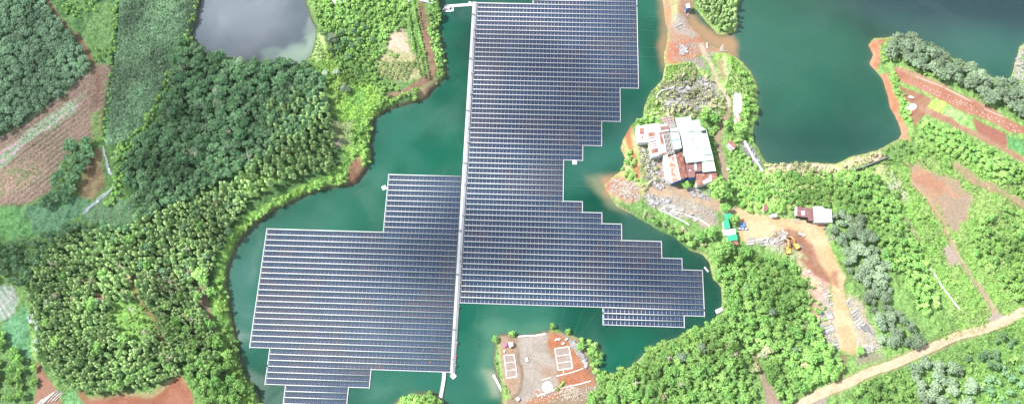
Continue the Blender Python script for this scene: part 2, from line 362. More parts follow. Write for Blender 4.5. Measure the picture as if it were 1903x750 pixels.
# bright bank strip along left shore
paint([(700,185),(742,190),(700,215),(688,245),(688,300),(670,330),(630,342),(560,360),(500,390),(470,412),(440,445),(426,480),(418,530),(424,590),(440,660),(465,715),(480,760),(430,760),(430,700),(405,640),(398,560),(405,490),(430,440),(470,395),(530,360),(600,330),(640,300),(640,240),(655,205)], (.15,.29,.05), 1, 3, col2=(.09,.2,.04), ns=6, bare=.35)
paint([(590,70),(605,60),(615,110),(640,150),(690,190),(655,215),(630,200),(600,160),(575,112)], (.20,.33,.06), 1, 3, col2=(.14,.27,.06), ns=10, bare=.7)
paint([(640,165),(690,150),(710,185),(690,215),(650,250),(628,215)], (.17,.33,.055), 1, 3, bare=.8, col2=(.11,.25,.05), ns=8)
paint([(590,60),(604,58),(604,110),(578,118)], (.25,.38,.12), 1, 2, bare=.9)
paint([(725,70),(750,55),(765,85),(768,115),(740,118),(718,112)], (.33,.27,.17), .3, 3, bare=1, col2=(.18,.22,.09), ns=5, rag=3)
paint([(700,108),(770,100),(790,115),(782,150),(740,152),(703,142)], (.22,.22,.10), .6, 2, bare=1, amt=.8)
trail([(782,5),(786,40),(792,75),(800,105),(806,130),(798,148),(775,160),(745,175),(720,178)], [3.5,5,5.5,4.5,5.5,6,5,4,3], (.24,.15,.115), col2=(.32,.23,.17), ns=3)
paint([(797,158),(812,148),(806,172),(780,180),(775,168)], (.40,.32,.22), .1, 2, bare=1)
trail([(788,22),(800,45),(800,80)], 3, (.30,.2,.15), amt=.7)
paint([(660,290),(672,292),(678,315),(664,338),(644,342),(648,322)], (.38,.26,.17), .1, 1.5, bare=1, col2=(.28,.17,.12), ns=3)
paint([(620,230),(655,228),(650,270),(625,275)], (.2,.24,.1), 1, 3, bare=.4, col2=(.3,.26,.2), ns=5, amt=.6)
# --- islet
z9 = lambda p: Zm(p, 4.6875, 900, 590)
paint(z9([(120,140),(300,140),(540,120),(700,120),(850,200),(950,430),(1000,600),(900,760),(150,760),(90,500),(80,200)]), (.35,.27,.20), 0, 1, bare=1, col2=(.42,.33,.25), ns=5)
paint(z9([(300,150),(540,135),(560,300),(640,470),(640,600),(500,640),(380,740),(270,700),(320,600),(320,420),(295,280)]), (.40,.37,.345), 0, 1.2, bare=1, col2=(.46,.43,.40), ns=5)
paint(z9([(130,250),(290,260),(310,420),(315,600),(260,680),(180,620),(150,500),(130,380)]), (.42,.31,.23), 0, 1, bare=1, col2=(.44,.35,.28))
paint(z9([(575,118),(640,130),(740,190),(800,300),(870,410),(960,540),(980,580),(800,620),(660,640),(640,480),(600,300),(555,220)]), (.45,.19,.11), 0, 1, bare=1, col2=(.50,.25,.16), ns=3)
paint(z9([(380,720),(620,640),(640,680),(520,760),(360,760)]), (.46,.24,.15), 0, 1.2, bare=1)
paint(z9([(490,420),(580,430),(620,500),(560,520),(500,490)]), (.42,.27,.2), 0, 2, bare=1, amt=.7)
for q_ in ([(613,265),(740,245),(773,437),(645,455)], [(170,325),(260,318),(288,508),(195,525)]): paint(z9(q_), (.46,.40,.37), 0, .5, bare=1, col2=(.42,.36,.33), ns=2)
for s_ in ([(80,200),(130,140),(130,300),(170,560),(230,680),(150,760),(100,500)],): paint(z9(s_), BRIGHT, 1, .8, amt=.8, bare=.5)
trail(z9([(298,300),(318,440),(318,580),(290,665),(265,675)]), .7, (.16,.14,.13))
paint(z9([(660,600),(900,560),(960,620),(860,720),(700,740)]), (.36,.30,.22), .2, 2, bare=1, amt=.8, rag=3)
paint([(725,740),(830,740),(835,830),(700,830)], (.12,.2,.05), 1, 1)
# --- quarry neck, factory land
paint([(1228,-40),(1292,-40),(1288,20),(1300,60),(1322,80),(1360,100),(1350,110),(1310,95),(1290,110),(1250,118),(1238,112),(1245,75),(1240,45)], (.52,.26,.16), 0, 2, bare=1, col2=(.44,.30,.23), ns=7)
paint([(1252,22),(1278,30),(1280,48),(1300,60),(1288,72),(1262,60),(1248,44)], GREY2, 0, 2, bare=1, rag=2)
paint([(1240,75),(1285,80),(1285,100),(1244,104)], (.46,.21,.15), 0, 2, bare=1, amt=.8)
paint([(1245,0),(1262,-10),(1262,25),(1250,40)], (.25,.3,.12), .6, 3, bare=1, amt=.7, rag=3)
paint([(1265,108),(1305,108),(1312,128),(1280,118)], GREY, 0, 1.5, bare=1)
paint([(1240,120),(1290,118),(1330,150),(1345,190),(1335,215),(1200,215),(1195,205),(1215,170)], (.19,.31,.07), 1, 2, col2=(.24,.28,.12), ns=5, bare=.5)
paint([(1325,95),(1362,100),(1396,135),(1405,160),(1398,215),(1372,235),(1355,190),(1340,150)], (.16,.32,.06), 1, 2, col2=(.24,.33,.12), ns=6, bare=.5)
paint([(1330,110),(1345,112),(1352,150),(1342,150)], (.38,.27,.19), .1, 2, bare=1, amt=.8)
paint([(1232,150),(1290,140),(1330,150),(1338,180),(1330,212),(1240,212),(1228,180)], (.34,.33,.28), .2, 2.5, bare=.9, col2=(.22,.28,.12), ns=4, rag=3)
paint([(1160,245),(1175,235),(1190,260),(1195,330),(1215,352),(1185,368),(1150,372),(1125,345),(1150,310)], (.19,.29,.08), .8, 2, bare=.4, col2=(.28,.26,.12), ns=4)
trail([(1172,232),(1168,250),(1172,275),(1182,300),(1184,330)], [4,4,3,3,4], (.50,.24,.12), amt=.95)
trail([(1158,270),(1157,300),(1150,320)], 2.5, (.48,.33,.2), amt=.8)
paint([(1125,335),(1150,325),(1185,340),(1195,358),(1190,372),(1172,378),(1150,368),(1138,362),(1122,352)], (.44,.24,.16), 0, 2, bare=1, col2=(.50,.36,.28), ns=2.5, rag=2)
paint([(1192,262),(1210,258),(1255,290),(1262,345),(1215,350),(1195,325)], (.36,.34,.28), .2, 2, bare=.9, col2=(.27,.31,.14), ns=3, rag=2)
trail([(1220,285),(1228,320),(1236,350)], [5,5,7], (.56,.46,.35))
trail([(1200,353),(1240,357),(1280,360),(1310,370),(1335,380),(1350,392),(1385,400)], [7,9,8,8,7,6,7], (.50,.39,.29), col2=(.55,.45,.34), ns=4)
paint([(1198,362),(1240,362),(1290,372),(1325,390),(1335,415),(1310,425),(1285,405),(1250,398),(1210,380)], (.46,.43,.40), .1, 2, bare=1, col2=(.52,.46,.38), ns=4, rag=2)
paint([(1308,380),(1325,382),(1330,412),(1310,412)], (.46,.38,.3), 0, 2, bare=1)
trail([(1303,78),(1315,108),(1330,140),(1342,165)], [3.2,2.6,2.6,2.6], (.62,.53,.42)); trail([(1342,165),(1352,185),(1354,198)], [2.2,4,3], (.62,.55,.48))
trail([(1354,196),(1352,212),(1340,235),(1335,258),(1340,285),(1346,310),(1352,335)], 4.0, (.40,.31,.25), amt=.95)
paint([(1362,172),(1378,170),(1380,205),(1364,218)], (.66,.63,.60), 0, 1, bare=1)
paint([(1375,262),(1390,262),(1420,305),(1412,315),(1385,285)], (.30,.30,.29), 0, 1, bare=1, col2=(.45,.45,.44), ns=2)
# yard and tracks
paint([(1370,386),(1400,394),(1440,403),(1480,407),(1547,412),(1532,425),(1540,455),(1560,490),(1575,518),(1570,540),(1580,580),(1606,645),(1585,660),(1560,645),(1540,600),(1552,560),(1545,520),(1522,482),(1500,452),(1480,432),(1455,428),(1430,440),(1398,452),(1378,447),(1373,415)], SAND, 0, 1.3, bare=1, col2=SAND2, ns=9)
paint([(1463,423),(1490,433),(1512,455),(1528,490),(1548,515),(1545,530),(1520,520),(1500,500),(1482,480),(1455,472),(1430,455),(1440,435)], (.36,.20,.14), .1, 1.5, bare=1, col2=(.40,.25,.18), ns=6)
paint([(1480,478),(1505,500),(1540,525),(1545,560),(1530,600),(1515,580),(1505,545),(1490,510)], (.27,.27,.13), .7, 2, bare=1, col2=(.36,.23,.16), ns=4)
paint([(1505,550),(1520,560),(1522,590),(1510,580)], (.40,.30,.22), .1, 2, bare=1, amt=.7)
paint([(1548,505),(1560,505),(1560,535),(1548,528)], (.45,.27,.18), 0, 1.5, bare=1)
paint([(1575,545),(1598,555),(1625,610),(1635,650),(1600,655),(1585,600)], (.62,.53,.45), 0, 2, bare=1, amt=.8, rag=2)
paint([(1525,560),(1548,560),(1556,640),(1540,640),(1522,600)], (.60,.54,.48), 0, 2, bare=1, amt=.7, rag=2)
paint([(1430,452),(1480,462),(1500,480),(1470,480),(1425,462)], (.22,.28,.12), .8, 2, bare=.9, amt=.8)
trail([(1415,690),(1432,725),(1445,770)], [2,6,9], (.42,.33,.28)); trail([(1400,650),(1415,690)], 2, (.3,.27,.16))
trail([(1570,660),(1565,690),(1560,705)], 4, (.33,.22,.16), amt=.8)
paint([(1590,655),(1640,655),(1640,668),(1590,680)], (.36,.32,.27), 0, 2, bare=1, amt=.8)
# dirt cover under main road
trail([(1960,545),(1903,577),(1863,598),(1823,613),(1783,622),(1743,640),(1703,657),(1663,675),(1613,692),(1578,710),(1533,727),(1488,752),(1450,790)], 6.5, (.40,.34,.20), amt=.7)
paint([(1500,735),(1540,725),(1535,750),(1490,765)], (.40,.37,.34), 0, 1, bare=1)
# right fields
paint([(1640,320),(1690,285),(1740,260),(1960,370),(1960,560),(1855,590),(1830,615),(1790,622),(1755,560),(1710,480),(1680,400),(1655,340)], (.135,.27,.055), 1, 3, col2=(.16,.25,.07), ns=8, bare=.8)
z2 = lambda p: Zm(p, 3.41, 1600, 40)
paint(z2([(110,240),(240,250),(330,300),(560,390),(640,440),(900,560),(1060,660),(1060,800),(330,760),(300,640),(240,430),(190,320)]), (.13,.24,.06), 1, 1, bare=.8)
paint(z2([(55,140),(100,105),(175,95),(120,150),(125,240),(110,290),(70,305),(60,270),(50,180)]), (.50,.24,.14), 0, .8, bare=1, col2=(.54,.31,.2), ns=4)
paint(z2([(125,320),(190,315),(210,380),(240,480),(250,560),(300,650),(315,745),(260,735),(230,620),(190,540),(150,430),(128,370)]), (.50,.25,.16), 0, 1, bare=1, col2=(.52,.33,.22), ns=5)
paint(z2([(215,275),(350,320),(520,395),(640,470),(780,520),(920,600),(1060,680),(1060,720),(960,700),(850,640),(700,590),(540,520),(430,455),(330,400),(250,370),(210,320)]), (.50,.27,.20), 0, .8, bare=1, col2=(.45,.22,.16), ns=6)
paint(z2([(215,275),(350,320),(520,395),(640,470),(780,520),(920,600),(900,605),(760,535),(620,480),(470,400),(330,345),(230,300)]), (.52,.38,.27), .1, 1.2, bare=1, amt=.8)
paint(z2([(245,395),(330,430),(440,480),(430,560),(380,620),(345,665),(310,560),(270,470)]), (.38,.19,.145), 0, .8, bare=1, col2=(.40,.25,.17), ns=5)
paint(z2([(455,475),(545,520),(520,590),(415,550)]), (.23,.38,.07), 1, .6, bare=1)
paint(z2([(545,520),(640,570),(700,620),(748,720),(600,650),(525,600)]), (.16,.30,.08), 1, .8, bare=1, col2=(.2,.30,.11))
paint([(1808,218),(1878,250),(1870,278),(1822,256)], (.40,.19,.15), 0, .6, bare=1)
trail([(1700,190),(1723,203),(1800,242),(1850,268),(1912,303)], [3,5,4.5,4,4], (.42,.24,.18), col2=(.47,.31,.23), ns=4)
trail([(1655,135),(1668,165),(1680,195),(1692,232)], 4, (.12,.26,.05), amt=.8, veg=1)
paint([(1872,250),(1910,262),(1910,290),(1878,276)], (.07,.2,.06), 1, 1, bare=.6)
z3 = lambda p: Zm(p, 3.125, 1560, 240)
paint(z3([(380,180),(470,180),(520,240),(700,300),(790,410),(740,500),(690,600),(620,540),(560,460),(430,330),(405,260)]), (.50,.33,.23), 0, 2, bare=1, col2=(.42,.34,.25), ns=6, rag=6)
paint(z3([(420,270),(520,250),(620,330),(600,380),(500,330)]), (.46,.26,.18), 0, 2, bare=1, rag=3, amt=.8)
paint(z3([(560,390),(780,380),(780,440),(690,590),(640,540)]), (.40,.34,.29), .1, 2.5, bare=1, rag=6, amt=.5)
trail(z3([(430,300),(500,380),(560,470),(610,540),(650,660),(690,760)]), [3,3.5,3.5,3,2.4,2.4], (.50,.36,.26), amt=.95)
trail([(1768,450),(1783,485),(1813,520),(1838,560),(1853,588)], [2.5,2.6,2.6,3,4], (.48,.38,.30), amt=.95)
trail(z3([(650,190),(740,270),(860,330),(1000,400),(1100,460)]), [4,8,7,5,5], (.44,.31,.23), rag=3, amt=.9, col2=(.36,.32,.2), ns=4)
paint(z3([(590,690),(640,680),(690,750),(640,800)]), (.44,.38,.32), 0, 1.5, bare=1)
paint([(1752,458),(1765,455),(1783,485),(1775,495),(1760,480)], (.46,.41,.37), 0, 1.5, bare=1)
paint(z3([(240,240),(320,250),(400,380),(420,440),(360,400),(270,310)]), (.3,.32,.2), .6, 2, bare=.9, rag=3, amt=.8)
trail([(1680,400),(1700,430),(1712,450)], [2.5,3,2], (.42,.36,.28), amt=.7)
paint([(1430,305),(1470,300),(1520,302),(1560,305),(1640,280),(1645,292),(1560,318),(1500,325),(1425,320)], (.30,.33,.13), .7, 1.5, bare=.5, col2=(.42,.32,.25), ns=5)
paint([(1590,292),(1642,282),(1642,290),(1600,302)], (.38,.27,.18), .4, 1, bare=.8)
paint([(1380,310),(1600,315),(1650,300),(1660,340),(1580,330),(1540,390),(1440,400),(1370,380)], (.15,.27,.06), 1, 3, col2=(.24,.30,.11), ns=6, bare=.2)
paint([(1835,590),(1860,582),(1870,595),(1840,605)], (.46,.41,.38), 0, 1.5, bare=1)
# banks: exposed rock and soil just above the water; west bank also darkened for its shade
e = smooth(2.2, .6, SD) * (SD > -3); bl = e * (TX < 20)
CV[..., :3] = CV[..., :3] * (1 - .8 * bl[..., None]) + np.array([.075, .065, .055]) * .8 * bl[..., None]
br = e * (TX >= 20) * .35 * smooth(.35, .6, fbm(TX, TY, 25, 2, 91))
CV[..., :3] = CV[..., :3] * (1 - br[..., None]) + np.array([.34, .22, .15]) * br[..., None]
BARE = np.maximum(BARE, smooth(1.2, -.2, SD))
# low growth makes the ground uneven
veg = CV[..., 3] * core
lump = fbm(TX, TY, 3.2, 3, 55) - .5
HGT = HGT + np.where(SD > 1.0, lump * (2.6 * veg + .2), 0) * smooth(1, 5, SD)
HGT = HGT + np.where(SD > 1.0, (RNG.rand(*TX.shape) - .5) * (.75 * veg + .10), 0)
CV[..., :3] *= np.where(SD > 0, 1, .6)[..., None]

ny, nx = TX.shape
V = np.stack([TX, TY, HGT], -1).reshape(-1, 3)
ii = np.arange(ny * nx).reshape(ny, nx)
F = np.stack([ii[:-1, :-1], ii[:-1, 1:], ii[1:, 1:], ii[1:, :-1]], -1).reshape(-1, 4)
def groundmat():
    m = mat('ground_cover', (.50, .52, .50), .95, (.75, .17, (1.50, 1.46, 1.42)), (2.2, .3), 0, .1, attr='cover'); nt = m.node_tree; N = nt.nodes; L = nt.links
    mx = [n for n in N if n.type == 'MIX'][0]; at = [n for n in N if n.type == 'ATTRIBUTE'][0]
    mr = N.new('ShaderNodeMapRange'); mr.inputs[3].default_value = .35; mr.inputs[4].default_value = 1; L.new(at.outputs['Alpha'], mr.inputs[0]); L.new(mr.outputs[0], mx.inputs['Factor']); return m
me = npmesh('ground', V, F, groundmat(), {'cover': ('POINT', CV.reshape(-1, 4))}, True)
ground = link(bpy.data.objects.new('ground', me)); tag(ground, kind='structure')
def hat(x, y):
    i = int(np.clip(np.searchsorted(XS, x) - 1, 0, nx - 2)); j = int(np.clip(np.searchsorted(YS, y) - 1, 0, ny - 2))
    fx = min(1, max(0, (x - XS[i]) / (XS[i+1] - XS[i]))); fy = min(1, max(0, (y - YS[j]) / (YS[j+1] - YS[j])))
    return float((HGT[j, i] * (1-fx) + HGT[j, i+1] * fx) * (1-fy) + (HGT[j+1, i] * (1-fx) + HGT[j+1, i+1] * fx) * fy)
def cell(arr, x, y):
    i = int(np.clip(np.searchsorted(XS, x) - 1, 0, nx - 2)); j = int(np.clip(np.searchsorted(YS, y) - 1, 0, ny - 2)); return float(arr[j, i])

# ------------------------------------------------------------------ water sheets
def watermat():
    m = mat('water', (1, 1, 1), .10, (.02, .3, (1, 1, 1)), None, 0, .38, attr='tone')
    nt = m.node_tree; N = nt.nodes; L = nt.links
    n2 = N.new('ShaderNodeTexNoise'); n2.inputs['Scale'].default_value = .9; n2.inputs['Detail'].default_value = 4
    tc = [n for n in N if n.type == 'TEX_COORD'][0]; L.new(tc.outputs['Object'], n2.inputs['Vector'])
    bp = N.new('ShaderNodeBump'); bp.inputs['Strength'].default_value = .5; bp.inputs['Distance'].default_value = .09
    nr = N.new('ShaderNodeTexNoise'); nr.inputs['Scale'].default_value = .022; nr.inputs['Detail'].default_value = 5; nr.inputs['Distortion'].default_value = 1.2; L.new(tc.outputs['Object'], nr.inputs['Vector'])
    rr_ = N.new('ShaderNodeMapRange'); rr_.inputs[1].default_value = .38; rr_.inputs[2].default_value = .62; rr_.inputs[3].default_value = .04; rr_.inputs[4].default_value = .30; L.new(nr.outputs['Fac'], rr_.inputs[0]); L.new(rr_.outputs[0], N['Principled BSDF'].inputs['Roughness'])
    L.new(n2.outputs['Fac'], bp.inputs['Height']); L.new(bp.outputs['Normal'], N['Principled BSDF'].inputs['Normal'])
    return m
WM = watermat()
def water(name, poly, base, paints=(), step=1.6):
    P = np.array(poly); x0, y0 = P.min(0) - 8; x1, y1 = P.max(0) + 8
    xs = np.arange(x0, x1, step); ys = np.arange(y0, y1, step); X, Y = np.meshgrid(xs, ys)
    wx = (fbm(X, Y, 12, 3, 3) - .5) * 8; wy = (fbm(X, Y, 12, 3, 4) - .5) * 8
    d = sdist(X, Y, poly)
    c = np.ones(X.shape + (4,)); c[..., :3] = base
    big = smooth(.35, .68, fbm(X, Y, 60, 4, 8))[..., None]  # light patches here and below imitate reflected clouds in the water colour
    c[..., :3] *= (0.74 + .46 * big); sheen_ = smooth(.45, .7, fbm(X, Y, 38, 3, 81))[..., None] * .5; c[..., :3] = c[..., :3] * (1 - sheen_) + (c[..., :3] * 1.15 + np.array([.018, .022, .026])) * sheen_
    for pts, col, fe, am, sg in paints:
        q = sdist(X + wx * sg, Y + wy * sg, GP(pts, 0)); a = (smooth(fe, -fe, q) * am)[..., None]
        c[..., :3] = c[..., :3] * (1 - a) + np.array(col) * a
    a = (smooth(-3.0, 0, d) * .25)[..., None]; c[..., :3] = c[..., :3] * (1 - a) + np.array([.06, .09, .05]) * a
    n, k = X.shape; ii = np.arange(n * k).reshape(n, k)
    F = np.stack([ii[:-1, :-1], ii[:-1, 1:], ii[1:, 1:], ii[1:, :-1]], -1).reshape(-1, 4)
    keep = (d.ravel()[F].min(1) < 5.0); F = F[keep]
    used = np.unique(F); mp = np.full(n * k, -1); mp[used] = np.arange(len(used))
    V = np.stack([X, Y, np.zeros_like(X)], -1).reshape(-1, 3)[used]
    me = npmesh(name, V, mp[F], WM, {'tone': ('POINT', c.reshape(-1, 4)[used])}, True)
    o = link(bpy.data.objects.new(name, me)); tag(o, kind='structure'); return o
MUD = (.22, .135, .075)
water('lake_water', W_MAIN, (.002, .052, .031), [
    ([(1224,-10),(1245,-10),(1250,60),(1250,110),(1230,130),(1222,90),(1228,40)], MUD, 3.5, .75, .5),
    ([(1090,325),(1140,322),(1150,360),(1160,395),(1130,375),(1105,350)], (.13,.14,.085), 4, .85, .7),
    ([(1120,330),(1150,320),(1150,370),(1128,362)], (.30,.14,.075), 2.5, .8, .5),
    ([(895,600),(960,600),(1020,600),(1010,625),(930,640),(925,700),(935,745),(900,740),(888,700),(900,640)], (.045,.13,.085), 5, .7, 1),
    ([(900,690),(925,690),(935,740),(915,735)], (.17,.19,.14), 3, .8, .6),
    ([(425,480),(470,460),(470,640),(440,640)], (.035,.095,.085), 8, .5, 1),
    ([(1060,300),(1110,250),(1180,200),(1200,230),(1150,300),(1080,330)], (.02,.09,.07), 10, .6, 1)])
water('quarry_lake_water', W_RIGHT, (.007, .044, .028), [  # lake shading put into the colour: dark south, blue north, sunlit middle
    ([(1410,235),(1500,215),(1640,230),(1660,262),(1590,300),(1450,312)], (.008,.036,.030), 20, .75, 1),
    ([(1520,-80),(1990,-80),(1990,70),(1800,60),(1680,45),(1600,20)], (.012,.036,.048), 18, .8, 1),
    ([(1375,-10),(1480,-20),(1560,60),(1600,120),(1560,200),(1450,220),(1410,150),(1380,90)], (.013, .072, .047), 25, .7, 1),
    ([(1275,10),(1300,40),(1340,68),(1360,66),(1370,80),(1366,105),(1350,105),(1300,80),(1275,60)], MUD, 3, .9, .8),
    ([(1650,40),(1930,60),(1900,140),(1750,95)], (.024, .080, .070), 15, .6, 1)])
water('pond_water', W_POND, (.072, .094, .112), [  # grey base and paler middle stand in for bright clouds mirrored in the pond
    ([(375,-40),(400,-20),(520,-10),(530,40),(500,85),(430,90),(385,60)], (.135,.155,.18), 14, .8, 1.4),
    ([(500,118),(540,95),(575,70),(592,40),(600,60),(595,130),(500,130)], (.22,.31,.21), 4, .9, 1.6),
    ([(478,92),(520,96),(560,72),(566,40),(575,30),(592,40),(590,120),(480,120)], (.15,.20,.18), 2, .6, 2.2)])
def ribbon(name, pts, w, m, zoff=.12, kind='structure', z=3.0, sub=6, thick=0.0, flat=None):
    P = GP(pts, z) ; W = w if hasattr(w, '__len__') else [w] * len(P); Q = []
    for i in range(len(P) - 1):
        p0 = P[max(0, i-1)]; p1 = P[i]; p2 = P[i+1]; p3 = P[min(len(P)-1, i+2)]
        for k in range(sub):
            t = k / sub; f = lambda a, b, c, d: .5 * (2*b + (c-a)*t + (2*a-5*b+4*c-d)*t*t + (3*b-a-3*c+d)*t**3)
            Q.append((f(p0[0],p1[0],p2[0],p3[0]), f(p0[1],p1[1],p2[1],p3[1]), W[i]*(1-t)+W[i+1]*t))
    Q.append((*P[-1], W[-1])); V = []; F = []; nc = 4
    for i, (x, y, ww) in enumerate(Q):
        a = Q[max(0, i-1)]; b = Q[min(len(Q)-1, i+1)]; dx, dy = b[0]-a[0], b[1]-a[1]; n = math.hypot(dx, dy) + 1e-9
        ww *= 1 + .16 * (random.random() - .5)
        for k in range(nc + 1):
            s = (k / nc - .5) * ww; X = x - dy/n*s; Y = y + dx/n*s; V.append((X, Y, (flat if flat is not None else hat(X, Y)) + zoff))
    for i in range(len(Q) - 1):
        for k in range(nc):
            a = i*(nc+1)+k; F.append((a+1, a, a+nc+1, a+nc+2))
    me = bpy.data.meshes.new(name); me.from_pydata(V, [], F); me.materials.append(m)
    return tag(link(bpy.data.objects.new(name, me)), kind=kind)
roadm = mat('dirt_track', (.33, .24, .16), .9, (.35, .14, (.42, .325, .235)), (3, .1))
ribbon('dirt_road', [(1990,527),(1950,550),(1903,577),(1863,598),(1823,613),(1783,622),(1743,640),(1703,657),(1663,675),(1613,692),(1578,710),(1533,727),(1488,752),(1450,790)], [5,5,5.2,5,4.8,4.6,4.6,4.8,4.6,4.8,5,5.2,5,5], roadm, .18)
streamm = mat('shallow_stream', (.20, .25, .26), .15, (.4, .2, (.30, .34, .35)))
for pts, w in (([(195,275),(198,290),(201,302),(204,318),(212,328)], [1.2,1.6,1.8,2.6,2]), ([(232,272),(224,285),(217,303)], [2,5,3]), ([(216,348),(205,358),(190,368),(178,380),(165,392),(158,400)], [1.5,2.5,3.5,3,3,1.5]), ([(63,580),(60,592),(64,602),(71,606),(70,615)], [2,4,4,2.6,1]), ([(70,630),(71,645),(73,658)], [1.5,4,1.5])):
    ribbon('stream_water', pts, [q * .75 for q in w], streamm, .2)

# ------------------------------------------------------------------ floating solar arrays
def quadbox(V, F, c, z0, z1):      # c: 4 xy corners ccw
    n = len(V)
    V += [(x, y, z0) for x, y in c] + [(x, y, z1) for x, y in c]
    F += [(n+4, n+5, n+6, n+7)] + [(n+i, n+(i+1) % 4, n+4+(i+1) % 4, n+4+i) for i in range(4)]
def rect(u0, u1, j0, j1): return [A(u0, j1), A(u1, j1), A(u1, j0), A(u0, j0)]
def tone(u, j):
    c = np.array([.010, .018, .042]); n = float(fbm(np.array([u * 1.0]), np.array([j * 2.1]), 7, 2, 61)[0])
    r = random.random()
    if n > .62: c = np.array([.014, .026, .056])
    elif n < .38: c = np.array([.026, .023, .036])
    return c * (.75 + .5 * r)
def panel_row(parent, j, u0, u1):
    V = []; F = []; PV = []; PF = []; PC = []
    n = int(round(u1 - u0)); du = (u1 - u0) / n
    for k in range(n):
        a = u0 + k * du; b = a + du
        for h in (0, 1):
            p0 = a + .07 + h * .44; p1 = p0 + .42
            tn = tone(a, j)
            # frame under the module then two half cell fields on top, tilted a little
            m = len(V); c = rect(p0, p1, j + .24, j + .95)
            zz = [.50, .50, .66, .66]
            V += [(x, y, .34) for x, y in c] + [(x, y, z) for (x, y), z in zip(c, zz)]
            F += [(m+4, m+5, m+6, m+7)] + [(m+i, m+(i+1) % 4, m+4+(i+1) % 4, m+4+i) for i in range(4)]
            for (g0, g1, za, zb) in ((.26, .575, .655, .585), (.625, .935, .572, .505)):
                m = len(PV); c = rect(p0 + .025, p1 - .025, j + g0, j + g1)
                PV += [(c[0][0], c[0][1], zb + .02), (c[1][0], c[1][1], zb + .02), (c[2][0], c[2][1], za + .02), (c[3][0], c[3][1], za + .02)]
                PF.append((m, m+1, m+2, m+3)); PC += [(*tn, 1)] * 4
    me = npmesh('panel_row', PV, PF, MT['cells'], {'cell': ('POINT', PC)}); o = link(bpy.data.objects.new('panel_row', me), parent)
    me = npmesh('panel_frame', V, F, MT['frame']); link(bpy.data.objects.new('panel_frame', me), o)
    V = []; F = []; quadbox(V, F, rect(u0, u1, j - .08, j + .08), .05, .50); quadbox(V, F, rect(u0, u1, j + .27, j + .93), .05, .30)
    me = npmesh('footway', V, F, MT['white']); link(bpy.data.objects.new('footway', me), o)
ar = empty('floating_solar_array', (0, 0, 0)); tag(ar, 'large stepped floating solar array east of the long white spine walkway', 'solar array', 'floating solar arrays on the green lake')
def edge(parent, u0, j0, u1, j1, w=.30):
    p = A(u0, j0); q = A(u1, j1); MB().bar((*p, .26), (*q, .26), w * U * .55, .5).build('edge_float', MT['white'], parent)
# right array: (first line, last line, left edge, right edge)
RB = [(-22, -18, -9.35, 19.65), (-18, 0, -25.2, 19.65), (0, 7, -25.2, 14.65), (7, 12, -25.2, 9.65), (12, 15, -25.2, 4.65), (15, 23, -25.2, -.35), (23, 25, -25.2, 4.65), (25, 27, -25.2, 9.65), (27, 30, -25.2, 14.65), (30, 33, -25.2, 24.65), (33, 35, -25.2, 29.65), (35, 42, -25.2, 34.65), (42, 43, 10.25, 34.65), (43, 45, 10.25, 29.65)]
LB = [(19, 30, -45.75, -26.85), (30, 51, -75.75, -26.85), (51, 54, -70.75, -26.85), (54, 57, -70.75, -45.95), (57, 64, -65.75, -50.95)]
LJ = -.22
def build_array(parent, blocks, dj):
    for (a, b, u0, u1) in blocks:
        for j in range(a, b): panel_row(parent, j + dj, u0, u1)
    for i, (a, b, u0, u1) in enumerate(blocks):
        a2 = a + dj; b2 = b + dj
        if u1 > -26: edge(parent, u1 + .2, a2 - .15, u1 + .2, b2 + .15)
        if i and True: pass
        if u0 not in (-25.2,): edge(parent, u0 - .2, a2 - .15, u0 - .2, b2 + .15)
        nxt = blocks[i+1] if i + 1 < len(blocks) else None
        if nxt is None: edge(parent, u0 - .3, b2, u1 + .3, b2, .27)
        else:
            if nxt[3] < u1: edge(parent, nxt[3] + .3, b2, u1 + .3, b2, .27)
            if nxt[2] > u0: edge(parent, u0 - .3, b2, nxt[2] - .3, b2, .27)
            if nxt[3] > u1: edge(parent, u1, b2, nxt[3] + .3, b2, .31)
            if nxt[2] < u0: edge(parent, nxt[2] - .3, b2, u0, b2, .31)
        if u1 < -27: edge(parent, u1 + .2, a2 - .15, u1 + .2, b2 + .15)
build_array(ar, RB, 0)
al = empty('floating_solar_array', (0, 0, 0)); tag(al, 'smaller stepped floating solar array west of the long white spine walkway', 'solar array', 'floating solar arrays on the green lake')
build_array(al, LB, LJ)
# central walkway with cable tray, rails and inverter boxes
sp = empty('floating_walkway', (*A(-26, 18), 0)); sp.location = (0, 0, 0); tag(sp, 'long white floating walkway running down between the two solar arrays', 'walkway')
V = []; F = []; quadbox(V, F, rect(-26.65, -25.4, -18.2, 54.0), .05, .56); link(bpy.data.objects.new('deck', npmesh('deck', V, F, MT['white'])), sp)
V = []; F = []; quadbox(V, F, rect(-26.25, -25.85, -18, 53.8), .56, .68); link(bpy.data.objects.new('cable_tray', npmesh('cable_tray', V, F, MT['white'])), sp)
b = MB()
for k in range(0, 290):
    j = -18 + k * .25
    for u in (-26.58, -25.47): p = A(u, j); b.box(p[0], p[1], .66, .16, .16, .2)
b.build('cleat', MT['steel'], sp)
bx0 = None
for k, j in enumerate([-15.2, -11.8, -9.9, -5.4, -2.2, 2.1, 5.6, 9.3, 12.1, 16.2, 20.4, 26.3, 29.2, 33.4, 34.7, 37.1, 38.6, 42.8, 46.7, 48.9, 52.7]):
    p = A(-25.55 if k % 3 else -26.3, j)
    if bx0 is None:
        bx0 = empty('inverter_box', (p[0], p[1], .68), YAW); MB().box(0, 0, .45, 1.4, .7, .9).build('cabinet', MT['steel'], bx0); MB().box(0, 0, .95, 1.7, .95, .08).build('sunshade', MT['darkstone'], bx0)
        tag(bx0, 'small dark inverter box on the white spine walkway of the solar farm', 'inverter box', 'inverter boxes along the spine walkway')
    else: copy_tree(bx0, (p[0], p[1], .68), YAW)
